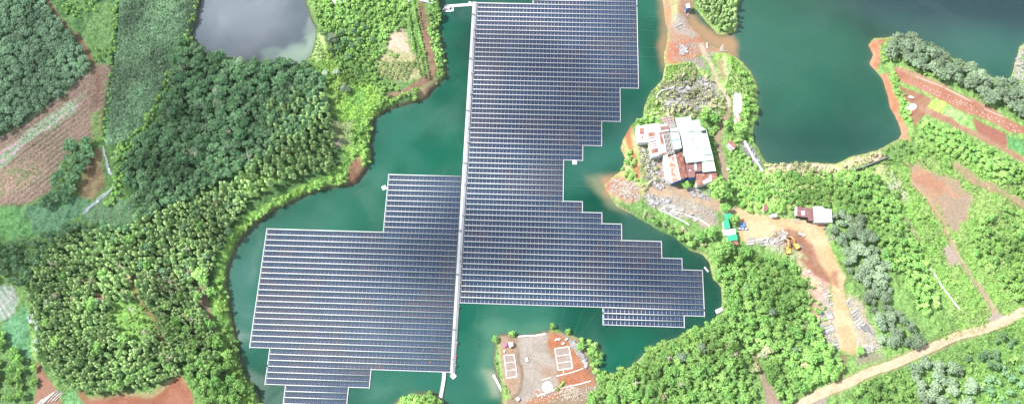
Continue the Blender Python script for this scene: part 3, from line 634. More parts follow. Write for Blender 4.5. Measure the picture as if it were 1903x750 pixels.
# red buoys/marks on deck
for i, (px, py) in enumerate([(850,640),(848,662),(841,667),(787,650),(803,650),(800,672),(706,680)]):
    p = G(px, py, .6); o = MB().tube((0,0,0), (0,0,.5), .38, .25, 10).build('red_float_cap', MT['red']); o.location = (p[0], p[1], .60)
    tag(o, 'small red float cap lying on the lower right end of the west solar array', 'float cap', 'red float caps on the west array')
# landing stages
def plank(name, P, w, label, cat, m='white', z=.35, t=.5, group=None):
    o = MB().bar((*G(*P[0], .4), z), (*G(*P[1], .4), z), w, t).build(name, MT[m]); tag(o, label, cat, group); return o
jt = empty('landing_stage', (*G(850, 10, 0), 0)); L0 = jt.location.copy()
def loc(p, z): return (p[0] - L0.x, p[1] - L0.y, z)
def jbar(a, b, w, nm, m, z=.3, t=.5): MB().bar(loc(G(*a, .4), z), loc(G(*b, .4), z), w, t).build(nm, MT[m], jt)
jbar((830, 12), (886, 8), 2.2, 'deck', 'white'); jbar((822, 21), (842, 20), 1.5, 'pontoon', 'deck'); jbar((829, 10), (823, 22), 1.8, 'pontoon', 'deck'); jbar((841, 14), (842, 21), 1.2, 'pontoon', 'white')
b = MB(); b.bar(loc(G(846,11,.4), .75), loc(G(863,10,.4), .75), .7, .3); b.bar(loc(G(826,15,.4), .8), loc(G(836,16,.4), .8), 1.6, .5); b.build('cable_box', MT['steel'], jt)
jbar((871, 5), (876, 7), 1.6, 'pontoon', 'whitepaint', .35, .7); 
tag(jt, 'white floating landing stage joining the wooded shore to the top of the walkway', 'landing stage')
j2 = empty('gangway', (*G(822, 715, 0), 0)); L0 = j2.location.copy()
PTS = [(825.5, 691), (824.5, 705), (822, 720), (818.5, 738)]
for k in range(3): MB().bar(loc(G(*PTS[k], .4), .3), loc(G(*PTS[k+1], .4), .3), 2.0, .5).build('deck', MT['white'], j2)
b = MB()
for k in range(3):
    for s in (-3.2, 3.2): b.bar(loc(G(PTS[k][0]+s, PTS[k][1], .4), .62), loc(G(PTS[k+1][0]+s, PTS[k+1][1], .4), .62), .15, .15)
b.build('rail', MT['steel'], j2)
tag(j2, 'narrow white gangway from the west array down to the tree-covered point', 'gangway')
for (px, py, rz, s, lb) in ((714, 349, .45, 2.6, 'square white pontoon float off the upper left corner of the west array'), (1068, 302, 0, 2.6, 'square white pontoon float below a stepped right edge of the east array'), (842.5, 698, .7, 2.7, 'square white pontoon float at the lower end of the spine walkway')):
    p = G(px, py, 0); o = empty('pontoon', (p[0], p[1], 0), rz); tag(o, lb, 'pontoon', 'square pontoon floats beside the arrays')
    MB().box(0, 0, .25, s, s, .5).build('float', MT['whitepaint'], o)
    q = MB()
    for a in (-1, 1):
        for c in (-1, 1): q.tube((a*s*.42, c*s*.42, .5), (a*s*.42, c*s*.42, .8), .08)
    q.build('bollard', MT['steel'], o)
def raft(px, py, rz, L, W, name, label, cat, roof=None):
    p = G(px, py, 0); o = empty(name, (p[0], p[1], 0), rz); tag(o, label, cat)
    MB().box(0, 0, .2, L, W, .4).build('hull', MT['whitepaint'], o)
    q = MB(); q.box(0, W*.42, .5, L*.9, .12, .2); q.box(0, -W*.42, .5, L*.9, .12, .2); q.box(L*.45, 0, .5, .12, W*.8, .2); q.build('gunwale', MT['deck'], o)
    if roof:
        q = MB()
        for k in range(6): q.box(-L*.42 + k*L*.168, 0, 1.9, L*.1, W, .08)
        q.build('canopy', MT[roof], o)
        q = MB(); [q.tube((a*L*.42, c*W*.4, .3), (a*L*.42, c*W*.4, 1.9), .06) for a in (-1, 1) for c in (-1, 1)]; q.build('post', MT['steel'], o)
raft(1312.5, 500.5, -1.0, 3.6, .9, 'punt', 'narrow white punt floating off the right end of the east array', 'boat')
raft(1336, 577, .35, 4.0, 2.4, 'canopy_raft', 'small raft with striped pale canopy moored at the right shore', 'raft', 'wroof')
raft(925, 711, -1.12, 10.5, 1.3, 'long_pontoon', 'long thin white pontoon beside the west shore of the bare islet', 'pontoon')
# mooring lines
MOOR = [((755,196),(768,222)),((778,186),(790,207)),((848,255),(866,290)),((852,300),(866,322)),((820,308),(830,327)),((835,308),(843,327)),((1070,306),(1135,338)),((1050,326),(1135,348)),((1050,345),(1132,346)),((870,565),(872,690)),((888,566),(884,690)),((922,568),(934,622)),((905,567),(905,620)),((1050,571),(1040,610)),((1084,573),(1066,622)),((1113,573),(1076,625)),((857,616),(920,654)),((857,637),(918,660)),((1187,30),(1238,32)),((1187,56),(1240,58)),((1188,88),(1240,90)),((1188,105),(1236,106)),((1240,432),(1180,405)),((1132,608),(1126,617))]
for a, c in MOOR:
    p = G(*a, .2); q = G(*c, .2)
    tag(MB().bar((*p, .10), (*q, .10), .045, .045).build('mooring_line', MT['rope']), 'thin pale mooring line stretched across the green water from a solar array', 'mooring line', 'mooring lines of the solar arrays')

# ------------------------------------------------------------------ trees
def ico():
    t = (1 + 5 ** .5) / 2
    v = np.array([(-1,t,0),(1,t,0),(-1,-t,0),(1,-t,0),(0,-1,t),(0,1,t),(0,-1,-t),(0,1,-t),(t,0,-1),(t,0,1),(-t,0,-1),(-t,0,1)], float); v /= np.linalg.norm(v[0])
    f = [(0,11,5),(0,5,1),(0,1,7),(0,7,10),(0,10,11),(1,5,9),(5,11,4),(11,10,2),(10,7,6),(7,1,8),(3,9,4),(3,4,2),(3,2,6),(3,6,8),(3,8,9),(4,9,5),(2,4,11),(6,2,10),(8,6,7),(9,8,1)]
    return v, f
IV, IF = ico()
def crown(seed, r, h, z0, lobes, leaf, per, shape='round', spread=.62, flat=.8, lob=1.0):
    """leaf-clump crown: lobes of small quads around shaded cores; returns V,F(quads),tint"""
    rs = np.random.RandomState(seed); V = []; F = []; T = []
    cen = []
    for i in range(lobes):
        if shape == 'cone':
            t = (i + .5) / lobes; zc = z0 + h * (.1 + .85 * t); rr = r * (1.05 - .70 * t); a = i * 2.4 + rs.rand(); o = rr * .38 * rs.rand()
            cen.append((math.cos(a) * o, math.sin(a) * o, zc, rr * .80))
        else:
            a = i * 2.399 + rs.rand() * .8; q = math.sqrt((i + .3) / lobes) * spread * r; zc = z0 + h * (.80 - .5 * (q / r) ** 1.5 - .25 * rs.rand())
            cen.append((math.cos(a) * q, math.sin(a) * q, zc, r * lob * (.34 + .26 * rs.rand())))
    n = 0
    for (x, y, z, rr) in cen:
        lt = rs.rand() * .35
        sz = np.array([rr, rr, rr * flat])
        cv = IV * sz * .76 * (1 + .25 * (rs.rand(12, 1) - .5)) + (x, y, z)
        for f in IF:
            V += [cv[f[0]], cv[f[1]], cv[f[2]], (cv[f[2]] + cv[f[0]]) / 2]; F.append((n, n+1, n+2, n+3)); n += 4; T += [lt * .8] * 4
        for _ in range(per):
            d = rs.normal(size=3); d[2] = abs(d[2]) * .9 - .15; d /= np.linalg.norm(d)
            p = d * sz * (.74 + .50 * rs.rand() ** 1.3) + (x, y, z)
            nn = d + rs.normal(size=3) * .45; nn /= np.linalg.norm(nn)
            u = np.cross(nn, rs.normal(size=3)); u /= np.linalg.norm(u); w = np.cross(nn, u)
            s = leaf * (.6 + .8 * rs.rand()); s2 = s * (.5 + .4 * rs.rand()); tv = lt + rs.rand() * .35
            V += [p - u*s - w*s2*.3, p + u*s*.2 - w*s2, p + u*s + w*s2*.2, p - u*s*.1 + w*s2]; F.append((n, n+1, n+2, n+3)); n += 4; T += [tv] * 4
    return np.array(V), np.array(F), np.array(T)
def palm(seed, r, h):
    rs = np.random.RandomState(seed); V = []; F = []; T = []; n = 0
    for i in range(16):
        a = i * 2 * math.pi / 16 + rs.rand() * .3; L = r * (.75 + .4 * rs.rand()); prev = None
        for k in range(6):
            t = k / 5; x = math.cos(a) * L * t; y = math.sin(a) * L * t; z = h + .9 * math.sin(t * 2.2) - t * t * 1.6; w = .45 * math.sin(math.pi * (t * .85 + .1))
            cur = [np.array((x - math.sin(a) * w, y + math.cos(a) * w, z - .15)), np.array((x + math.sin(a) * w, y - math.cos(a) * w, z - .15))]
            if prev: V += [prev[0], prev[1], cur[1], cur[0]]; F.append((n, n+1, n+2, n+3)); n += 4; T += [.3 + .3 * rs.rand()] * 4
            prev = cur
    return np.array(V), np.array(F), np.array(T)
def t4(T): return np.stack([T, T, T, np.ones_like(T)], -1)
KINDS = {}   # kind -> list of (hi crown, lo crown, trunk height, trunk r)
def addkind(k, n, f_hi, f_lo, th, tr, material):
    L = []
    for i in range(n):
        hi = f_hi(i); lo = f_lo(i)
        me = npmesh('crown', hi[0], hi[1], LEAF[material], {'tint': ('POINT', t4(hi[2]))})
        tb = MB(); tb.tube((0,0,-.6), (0,0,th), tr, tr*.55, 7)
        for a in range(3):
            an = a * 2.1 + i; tb.tube((0,0,th*.7), (math.cos(an)*tr*4.5, math.sin(an)*tr*4.5, th*1.15), tr*.45, tr*.2, 5)
        tm = bpy.data.meshes.new('trunk'); tm.from_pydata(tb.v, [], tb.f); tm.materials.append(MT['bark'])
        L.append((me, tm, lo))
    KINDS[k] = (L, material)
addkind('plantation', 6, lambda i: crown(i, 1.8, 5.2, 2.6, 5, .42, 34, 'cone'), lambda i: crown(i, 1.8, 5.2, 2.6, 4, .52, 18, 'cone'), 4.5, .13, 'plantation')
addkind('dark', 6, lambda i: crown(20+i, 3.3, 5.6, 3.2, 12, .46, 30, spread=.80, lob=.72), lambda i: crown(20+i, 3.3, 5.6, 3.2, 9, .56, 17, spread=.80, lob=.78), 5.5, .22, 'dark')
addkind('broad', 7, lambda i: crown(40+i, 3.2, 4.6, 2.2, 11, .42, 30, spread=.78, lob=.76), lambda i: crown(40+i, 3.2, 4.6, 2.2, 8, .54, 18, spread=.78, lob=.82), 4.2, .2, 'broad')
addkind('grey', 6, lambda i: crown(60+i, 4.4, 6.0, 3.4, 20, .46, 30, spread=.84, lob=.62), lambda i: crown(60+i, 4.4, 6.0, 3.4, 16, .58, 17, spread=.84, lob=.66), 6, .28, 'grey')
addkind('soft', 6, lambda i: crown(160+i, 3.2, 4.8, 3.0, 12, .46, 28, spread=.84, lob=.7), lambda i: crown(160+i, 3.2, 4.8, 3.0, 9, .56, 17, spread=.84, lob=.74), 5, .2, 'soft')
addkind('shrub', 5, lambda i: crown(80+i, 1.7, 1.9, .35, 5, .34, 22, spread=.6), lambda i: crown(80+i, 1.7, 1.9, .35, 3, .45, 15, spread=.6), .9, .08, 'broad')
addkind('limeshrub', 4, lambda i: crown(100+i, 1.8, 1.7, .35, 5, .34, 22, spread=.66), lambda i: crown(100+i, 1.8, 1.7, .35, 3, .48, 15, spread=.66), .9, .08, 'lime')
addkind('dryshrub', 4, lambda i: crown(120+i, 1.8, 2.0, .35, 5, .36, 18, spread=.66), lambda i: crown(120+i, 1.8, 2.0, .35, 3, .48, 12, spread=.66), .9, .08, 'dry')
addkind('bush', 3, lambda i: crown(140+i, 1.0, 1.7, .2, 3, .26, 20, spread=.4), lambda i: crown(140+i, 1.0, 1.7, .2, 2, .3, 12, spread=.4), .8, .06, 'lime')
addkind('palm', 2, lambda i: palm(i, 3.0, 4.6), lambda i: palm(i, 3.0, 4.6), 4.6, .16, 'grey')
def inpoly(x, y, P):
    c = False; n = len(P)
    for i in range(n):
        ax, ay = P[i]; bx, by = P[(i+1) % n]
        if (ay > y) != (by > y) and x < (bx-ax)*(y-ay)/(by-ay)+ax: c = not c
    return c
RECS = {}    # (family) -> list of records
def scatter(family, kind, pts, spacing, smin, smax, label, group, z=6.0, skip=0.0, bare_ok=.45, sdmin=1.2, patch=None):
    P = GP(pts, z); A_ = np.array(P); x0, y0 = A_.min(0); x1, y1 = A_.max(0); y = y0; row = 0; L = RECS.setdefault(family, [])
    while y < y1:
        x = x0 + (row % 2) * spacing * .5
        while x < x1:
            X = x + random.uniform(-.38, .38) * spacing; Y = y + random.uniform(-.38, .38) * spacing; x += spacing
            if random.random() < skip or not inpoly(X, Y, P): continue
            if patch and float(fbm(np.array([X]), np.array([Y]), patch[0], 3, 44)[0]) < patch[1]: continue
            if cell(SD, X, Y) < sdmin or cell(BARE, X, Y) > bare_ok: continue
            L.append((X, Y, random.uniform(smin, smax), kind, label, group))
        y += spacing * .87; row += 1
def one(family, kind, px, py, s, label, group=None, z=5.0, name=None): 
    p = G(px, py, z); RECS.setdefault(family, []).append((p[0], p[1], s, kind, label, group))
# left wood
PL = 'slender olive green plantation tree packed in the sunlit wood left of the solar lake'
scatter('dark_tree', 'dark', [(300,420),(420,345),(460,350),(430,430),(405,520),(350,560),(300,530),(220,470),(150,470),(150,440),(250,425)], 9.5, .55, .95, 'darker rounded tree scattered among the slender trees of the left wood', 'rounded trees among the left plantation', bare_ok=.6, skip=.35)
scatter('plantation_tree', 'plantation', [(62,590),(55,540),(75,490),(110,450),(160,430),(250,420),(330,380),(372,365),(440,335),(490,350),(465,375),(425,430),(402,480),(388,530),(392,600),(405,660),(415,690),(395,705),(350,690),(300,710),(200,735),(130,720),(80,670)], 2.85, .58, 1.12, PL, 'plantation trees of the wood left of the lake', bare_ok=.5, skip=.07)
scatter('broad_tree', 'broad', [(300,600),(400,600),(425,660),(470,760),(370,760),(350,700),(320,690),(200,742),(180,725),(250,690),(300,670)], 6.0, .8, 1.15, 'broad rounded green tree at the lower edge of the left wood', 'broad trees at the lower edge of the left wood', bare_ok=.5)
scatter('broad_tree', 'broad', [(350,500),(410,480),(405,600),(360,620),(330,560)], 8.5, .8, 1.15, 'broad green tree rising among plantation trees near the west bank', 'broad trees near the west bank', bare_ok=.5)
DK = 'dark feathery tree in the shaded forest south of the grey pond'
scatter('dark_tree', 'dark', [(335,70),(360,85),(400,100),(470,112),(570,116),(610,160),(605,210),(545,260),(475,305),(420,335),(330,385),(250,412),(240,340),(232,300),(255,265),(290,230),(310,180),(325,120)], 3.75, .42, .95, DK, 'dark trees of the forest below the pond', bare_ok=.6)
scatter('plantation_tree', 'plantation', [(500,200),(560,160),(600,170),(625,235),(628,280),(612,318),(545,338),(490,362),(440,335),(470,300),(505,280)], 4.0, .75, 1.3, 'tall pale green tree on the sunlit slope between dark forest and west bank', 'tall trees on the slope above the west bank', bare_ok=.6)
scatter('pale_tree', 'soft', [(-50,-40),(85,-40),(95,5),(135,62),(165,112),(170,145),(100,190),(50,228),(-50,290)], 3.8, .5, .9, 'soft green tree of the wood in the shaded upper left corner', 'trees of the upper left wood')
scatter('dark_tree', 'dark', [(98,352),(118,305),(135,262),(165,262),(178,285),(142,345),(125,378),(80,385)], 4.2, .6, .9, 'small dark tree in the copse between brown field and tan plot', 'trees of the copse beside the brown field', bare_ok=1)
scatter('dark_tree', 'dark', [(-40,445),(60,445),(110,430),(160,405),(215,400),(240,430),(160,432),(110,452),(75,490),(55,545),(40,525),(-40,520)], 4.8, .6, .9, 'dark tree of the belt between teal field and plantation wood', 'trees of the belt at the left edge', bare_ok=.75)
scatter('broad_tree', 'broad', [(-40,610),(5,610),(20,640),(60,670),(72,700),(50,765),(-40,765)], 5.6, .5, .95, 'green tree in the scrubby corner at the lower left', 'trees in the lower left corner', skip=.25)
scatter('shrub', 'shrub', [(95,-30),(222,-30),(216,60),(208,150),(200,190),(172,125),(150,75)], 4.4, .5, 1.3, 'small green shrub in the pasture between red path and ditch', 'shrubs in the pasture by the ditch', z=3.5, patch=(22,.5))
scatter('shrub', 'shrub', [(217,-30),(224,-30),(220,60),(212,150),(203,200),(198,270),(192,270),(200,195),(209,130)], 2.8, .6, 1.1, 'dark green shrub of the hedge along the ditch', 'hedge shrubs along the ditch', z=3.5, bare_ok=1)
scatter('shrub', 'shrub', [(345,60),(372,-20),(362,60),(335,115),(312,170),(300,190),(285,230),(262,260),(235,330),(212,390),(200,385),(215,340),(215,275),(265,240),(300,165),(325,110)], 3.0, .7, 1.3, 'green shrub along the shaded edge of the cane field', 'shrubs between cane field and forest', z=3.5, bare_ok=1)
# odd trees that break the canopy
LW = [(80,540),(160,450),(300,430),(400,360),(430,420),(390,520),(400,640),(330,660),(200,700),(120,680),(90,620)]
RW = [(1140,710),(1260,645),(1350,600),(1350,520),(1420,500),(1490,560),(1530,640),(1480,700),(1380,690),(1250,735),(1160,735)]
MW = [(350,100),(560,125),(590,190),(480,270),(380,330),(260,390),(260,300),(310,200)]
scatter('broad_tree', 'broad', LW, 24, 1.0, 1.4, 'large broad crown standing clear of the slender trees in the left wood', 'large crowns in the left wood')
scatter('dry_tree', 'dryshrub', LW, 17, 1.1, 2.0, 'pale yellowish tree showing among the slender trees of the left wood', 'pale yellowish trees in the left wood', skip=.3)
scatter('grey_tree', 'grey', LW, 26, .45, .7, 'grey green tree showing among the slender trees of the left wood', 'grey green trees in the left wood', skip=.3)
scatter('broad_tree', 'broad', RW, 21, 1.1, 1.5, 'large broad crown in the lower right woodland', 'large crowns in the lower right woodland', skip=.2)
scatter('dry_tree', 'dryshrub', RW, 17, 1.1, 2.0, 'pale yellowish tree showing in the lower right woodland', 'pale yellowish trees in the lower right woodland', skip=.3)
scatter('grey_tree', 'grey', RW, 24, .4, .7, 'grey green tree showing in the lower right woodland', 'grey green trees in the lower right woodland', skip=.3)
scatter('grey_tree', 'grey', MW, 15, .5, .85, 'pale grey green crown in the dark forest below the pond', 'pale crowns in the dark forest', skip=.3)
scatter('dark_tree', 'dark', MW, 17, 1.0, 1.3, 'large dark crown in the forest below the pond', 'large crowns in the forest below the pond', skip=.2)
# promontory
scatter('shrub', 'shrub', [(578,-30),(760,-30),(755,55),(725,70),(715,110),(700,150),(660,160),(640,150),(612,110),(605,60),(585,30)], 3.0, .65, 1.35, 'green shrub of the thicket on the promontory between pond and lake', 'thicket shrubs on the promontory', z=4, bare_ok=.6)
scatter('dark_tree', 'dark', [(600,40),(640,40),(700,50),(700,90),(650,110),(612,95)], 8, .5, .8, 'small dark tree standing among shrubs on the promontory', 'small trees on the promontory', bare_ok=.6)
scatter('shrub', 'shrub', [(800,-20),(820,-20),(818,60),(826,110),(826,150),(805,165),(812,140),(805,100),(795,60)], 2.8, .6, 1.2, 'green shrub on the bank opposite the top of the walkway', 'shrubs on the upper west bank', z=4, bare_ok=.9, sdmin=.6)
scatter('broad_tree', 'broad', [(805,-20),(830,-20),(826,20),(812,30),(800,10)], 5, .6, .85, 'dark green tree beside the landing stage on the upper bank', 'trees beside the landing stage', bare_ok=1, sdmin=.3)
scatter('limeshrub', 'limeshrub', [(600,130),(700,150),(800,168),(740,196),(700,212),(692,240),(690,300),(670,325),(640,340),(560,362),(500,392),(470,415),(440,450),(428,480),(422,530),(428,590),(445,660),(470,720),(490,760),(440,760),(425,700),(408,600),(402,530),(418,480),(440,440),(480,390),(520,365),(600,335),(645,320),(655,280),(645,230),(620,180)], 3.4, .6, 1.35, 'lime green shrub on the bright slope of the west bank', 'lime shrubs along the west bank', z=4, bare_ok=.75, sdmin=.8, skip=.3)
scatter('shrub', 'shrub', [(700,180),(742,192),(700,215),(692,245),(692,300),(676,328),(645,340),(560,364),(500,395),(470,418),(440,452),(430,480),(424,530),(430,590),(447,660),(475,720),(490,760),(470,760),(440,680),(418,590),(414,530),(424,470),(470,400),(560,350),(640,325),(675,290),(672,230)], 4.2, .6, 1.2, 'dark green shrub at the top of the rocky west bank', 'bank shrubs at the water edge on the west', z=4, bare_ok=.9, sdmin=.8)
for i, (px, py, s, lb) in enumerate([(618, 78, 1.0, 'pale feathery tree standing alone on the promontory near the pond'), (643, 168, .8, 'pale grey green tree beside lime grass above the bay')]): one('pale_tree', 'grey', px, py, s, lb)
one('round_bush', 'broad', 597, 62, .7, 'round dark bush at the east edge of the grey pond', z=3)
one('palm_tree', 'palm', 606, 140, .9, 'pale star shaped palm on lime grass south of the pond, left one of two'); one('palm_tree', 'palm', 627, 138, .95, 'pale star shaped palm on lime grass south of the pond, right one of two')
# orchard rows and crops
CR_ = 'young orchard bush in the double row left of the curved dirt track'
for (a, b_, n, k, s) in (((757,5),(770,98),26,'shrub',.75),((768,5),(786,95),26,'shrub',.8),((778,10),(786,60),10,'shrub',.5)):
    for i in range(n):
        t = (i + random.uniform(-.2,.2)) / n; one('orchard_bush', k, a[0]*(1-t)+b_[0]*t, a[1]*(1-t)+b_[1]*t, s*random.uniform(.8,1.2), CR_, 'orchard bushes beside the curved dirt track', 4)
for r_ in range(9):
    x0 = 712 + r_ * 9.5
    for i in range(9):
        px = x0 - i * 1.8 + (3 if r_ > 6 else 0); py = 118 + i * 3.6 - (20 if r_ > 6 else 0)
        one('crop_bush', 'bush', px + random.uniform(-.6,.6), py, random.uniform(.85,1.15), 'small pale green crop bush in the slanting rows beside the curved track', 'crop bushes in slanting rows on the promontory', 4)
for r_ in range(3):
    for i in range(14):
        t = i / 13; px = 768 + r_ * 9 + 14 * t * (1 - r_*.1); py = 80 + 62 * t + r_ * 2
        one('crop_bush', 'bush', px, py, random.uniform(.8,1.2), 'pale green crop bush in the upright rows left of the curved track', 'crop bushes in upright rows on the promontory', 4)
for (px, py) in ((726,98),(727,104),(731,106),(735,108),(739,104)): one('yellow_bush', 'limeshrub', px, py, .8, 'yellow green bush in the clump on the dry orchard clearing', 'clump of yellow bushes in the clearing', 4)
# right woodland
BR = 'bright green rounded tree in the dense woodland at the lower right of the lake'
scatter('broad_tree', 'broad', [(1120,705),(1160,700),(1200,668),(1260,636),(1310,612),(1345,585),(1352,540),(1330,505),(1322,472),(1360,458),(1420,470),(1470,490),(1495,530),(1510,590),(1530,620),(1560,655),(1568,690),(1500,725),(1440,765),(1420,690),(1405,660),(1400,690),(1415,765),(1060,765),(1110,730)], 3.95, .38, .95, BR, 'trees of the lower right woodland', bare_ok=.5, sdmin=1)
scatter('broad_tree', 'broad', [(1430,700),(1560,665),(1568,690),(1490,735),(1445,765)], 5.2, .6, 1.0, 'rounded tree between pinkish path and the dirt road', 'trees between path and dirt road', bare_ok=.5)
scatter('lime_tree', 'limeshrub', [(1108,690),(1150,686),(1180,668),(1195,650),(1225,634),(1260,620),(1310,600),(1338,585),(1345,600),(1300,640),(1200,700),(1130,740)], 3.4, .9, 1.7, 'yellow green bushy tree along the lower right lake shore', 'yellow green trees along the lower right shore', z=3, sdmin=.1, bare_ok=1)
scatter('shore_tree', 'broad', [(1148,384),(1175,388),(1200,400),(1240,420),(1300,440),(1330,470),(1322,500),(1305,474),(1260,446),(1200,418),(1160,398)], 5.0, .5, .85, 'small green tree crowding the shore below the stone yard', 'shore trees below the stone yard', z=4, sdmin=.6, bare_ok=.6)
scatter('dryshrub', 'dryshrub', [(1180,385),(1230,405),(1300,440),(1320,460),(1280,455),(1220,430),(1170,395)], 3.6, .7, 1.2, 'dry yellowish shrub on the shore below the stone yard', 'dry shrubs on the shore below the stone yard', z=3.5, sdmin=.6, skip=.4, bare_ok=.7)
for (px, py, s, lb) in ((1334,357,2.25,'very large round green tree below the factory corner'),(1346,388,1.15,'round tree over the top of the green roofed shed'),(1365,408,1.05,'yellowish round tree right of the green roofed shed'),(1320,432,1.25,'round green tree left of the green roofed shed'),(1301,440,1.1,'round dark tree above the shore path left of the green shed'),(1335,475,1.6,'large dark round tree where the shore turns right of the array'),(1352,460,1.2,'leafy tree just below the green roofed shed'),(1385,470,1.3,'leafy tree below the white slab stacks of the yard'),(1310,215,1.5,'dense green tree at the north east corner of the factory'),(1325,222,1.3,'dense green tree beside the path north east of the factory'),(1374,243,1.5,'bushy tree on the east shore below the white concrete pad'),(1276,344,.9,'small dark tree against the south wall of the factory'),(1500,397,.5,'tiny tree between yard and the white roofed house'),(1545,420,.7,'small round tree below the white roofed house'),(1350,232,.9,'small tree right of the factory beside the brown path'),(1597,652,.9,'small round tree at the foot of the sand track')):
    one('round_tree', 'broad', px, py, s, lb)
scatter('shrub', 'shrub', [(1175,225),(1200,205),(1215,205),(1225,215),(1200,228),(1195,240),(1180,240)], 3.2, .7, 1.3, 'green shrub on the bank north west of the factory', 'shrubs north west of the factory', z=4, bare_ok=.9, sdmin=.5)
scatter('shrub', 'shrub', [(1157,275),(1178,262),(1190,300),(1183,345),(1150,325)], 3.3, .7, 1.5, 'green shrub on the narrow bank west of the factory', 'shrubs on the bank west of the factory', z=4, bare_ok=.6, sdmin=.5)
scatter('dryshrub', 'dryshrub', [(1195,262),(1215,262),(1262,340),(1270,350),(1195,352),(1186,330)], 3.4, .5, 1.1, 'yellowish shrub growing among the rubble west of the factory', 'shrubs in the rubble west of the factory', z=3.5, bare_ok=.95, skip=.3)
scatter('dryshrub', 'dryshrub', [(1228,140),(1290,125),(1330,145),(1350,190),(1335,222),(1240,222),(1200,215),(1222,180)], 3.3, .6, 1.3, 'yellow green shrub in the stone yard north of the factory', 'shrubs in the stone yard north of the factory', z=3.5, bare_ok=1, skip=.35)
scatter('limeshrub', 'limeshrub', [(1235,120),(1290,115),(1300,140),(1240,150),(1215,175),(1200,205),(1195,200),(1210,170)], 4, .5, 1.1, 'lime green shrub on the grassy bank north of the stone yard', 'shrubs on the grassy bank north of the stone yard', z=3.5, skip=.4)
scatter('shrub', 'shrub', [(1318,225),(1350,225),(1330,262),(1338,340),(1325,345),(1312,270)], 3.2, .7, 1.3, 'green shrub between factory wall and brown path', 'shrubs between factory and brown path', z=3.5, bare_ok=.4)
scatter('broad_tree', 'broad', [(1370,118),(1396,135),(1406,165),(1405,215),(1396,235),(1380,232),(1382,200),(1384,165)], 4.2, .5, .8, 'small leafy tree along the east shore of the quarry neck', 'trees along the east shore of the neck', z=4, sdmin=.3, bare_ok=.8)
scatter('grove_tree', 'plantation', [(1285,-30),(1372,-30),(1367,25),(1368,45),(1350,60),(1333,56),(1315,38),(1298,20)], 2.9, .75, 1.05, 'bright green tree in the grove on the muddy spit at the top', 'grove trees on the muddy spit', z=5, sdmin=.3, bare_ok=1)
scatter('shrub', 'shrub', [(1360,240),(1400,250),(1400,262),(1375,262),(1420,320),(1380,345),(1355,330),(1352,270)], 3.4, .6, 1.2, 'green shrub below the east shore beside the brown path', 'shrubs beside the brown path east of the factory', z=3.5, bare_ok=.7)
MXL = 'green shrub in the tangled scrub above the sandy yard'
scatter('scrub_bush', 'limeshrub', [(1352,335),(1420,318),(1500,318),(1560,320),(1640,292),(1655,300),(1590,330),(1545,385),(1480,385),(1440,400),(1400,392),(1360,380)], 3.3, .8, 1.5, 'pale lime shrub in the tangled scrub above the sandy yard', 'lime scrub above the sandy yard', z=4, skip=.35, bare_ok=.7)
scatter('shrub', 'shrub', [(1352,335),(1420,318),(1560,325),(1600,315),(1545,385),(1480,383),(1440,398),(1360,378)], 4.2, .8, 1.5, MXL, 'green scrub above the sandy yard', z=4, bare_ok=.7)
scatter('dryshrub', 'dryshrub', [(1420,300),(1470,300),(1560,305),(1640,278),(1650,290),(1560,320),(1480,325),(1425,318)], 3.2, .6, 1.3, 'yellowish shrub along the south shore of the quarry lake', 'dry shrubs along the south shore of the quarry lake', z=3.5, bare_ok=1, sdmin=.4)
scatter('broad_tree', 'broad', [(1560,330),(1600,315),(1660,340),(1685,400),(1715,470),(1745,540),(1735,600),(1700,560),(1640,470),(1600,400),(1540,390)], 4.0, .4, .9, 'green tree in the belt east of the grey green grove', 'trees of the green belt east of the yard', bare_ok=.6)
scatter('grey_tree', 'grey', [(1540,400),(1560,392),(1600,400),(1650,470),(1660,560),(1700,600),(1720,640),(1690,655),(1640,640),(1620,590),(1600,540),(1575,490),(1550,440)], 5.2, .45, .85, 'grey green feathery tree in the grove beside the sand track', 'grey green trees beside the sand track', bare_ok=.55)
scatter('grey_tree', 'grey', [(1655,70),(1690,55),(1740,88),(1800,115),(1865,160),(1885,150),(1960,170),(1960,250),(1903,232),(1860,205),(1800,172),(1740,140),(1700,125),(1655,105)], 5.4, .6, 1.05, 'pale grey green tree on the long spit of the quarry lake', 'grey green trees on the quarry lake spit', z=6, sdmin=1, bare_ok=.7)
scatter('shrub', 'shrub', [(1640,95),(1700,120),(1740,140),(1800,172),(1910,238),(1910,255),(1800,195),(1700,140),(1640,118)], 3.2, .7, 1.3, 'bright green shrub between the pink field and the grey trees', 'shrubs below the grey trees of the spit', z=3.5, bare_ok=.7)
scatter('shrub', 'shrub', [(1655,135),(1668,130),(1682,170),(1700,225),(1690,235),(1672,190)], 2.8, .6, 1.0, 'green shrub of the hedge behind the red shore', 'hedge shrubs behind the red shore', z=3.5, bare_ok=.9)
scatter('hedge_tree', 'broad', [(1700,222),(1735,222),(1800,255),(1960,335),(1960,378),(1860,332),(1780,288),(1710,250)], 3.6, .4, .75, 'dark green tree of the straight belt below the red path', 'trees of the belt below the red path', bare_ok=.8)
scatter('shrub', 'shrub', [(1640,265),(1700,235),(1710,255),(1780,292),(1860,336),(1960,385),(1960,400),(1840,345),(1760,310),(1700,280),(1650,300)], 3.6, .6, 1.2, 'green shrub on the lower side of the straight tree belt', 'shrubs along the straight tree belt', z=3.5, skip=.25, bare_ok=.8)
scatter('hedge_tree', 'broad', [(1800,450),(1830,400),(1860,380),(1960,420),(1960,560),(1880,560),(1850,520),(1812,478)], 4.2, .35, .8, 'dark green tree in the thicket at the right edge above the road', 'trees of the thicket at the right edge', skip=.15, bare_ok=1)
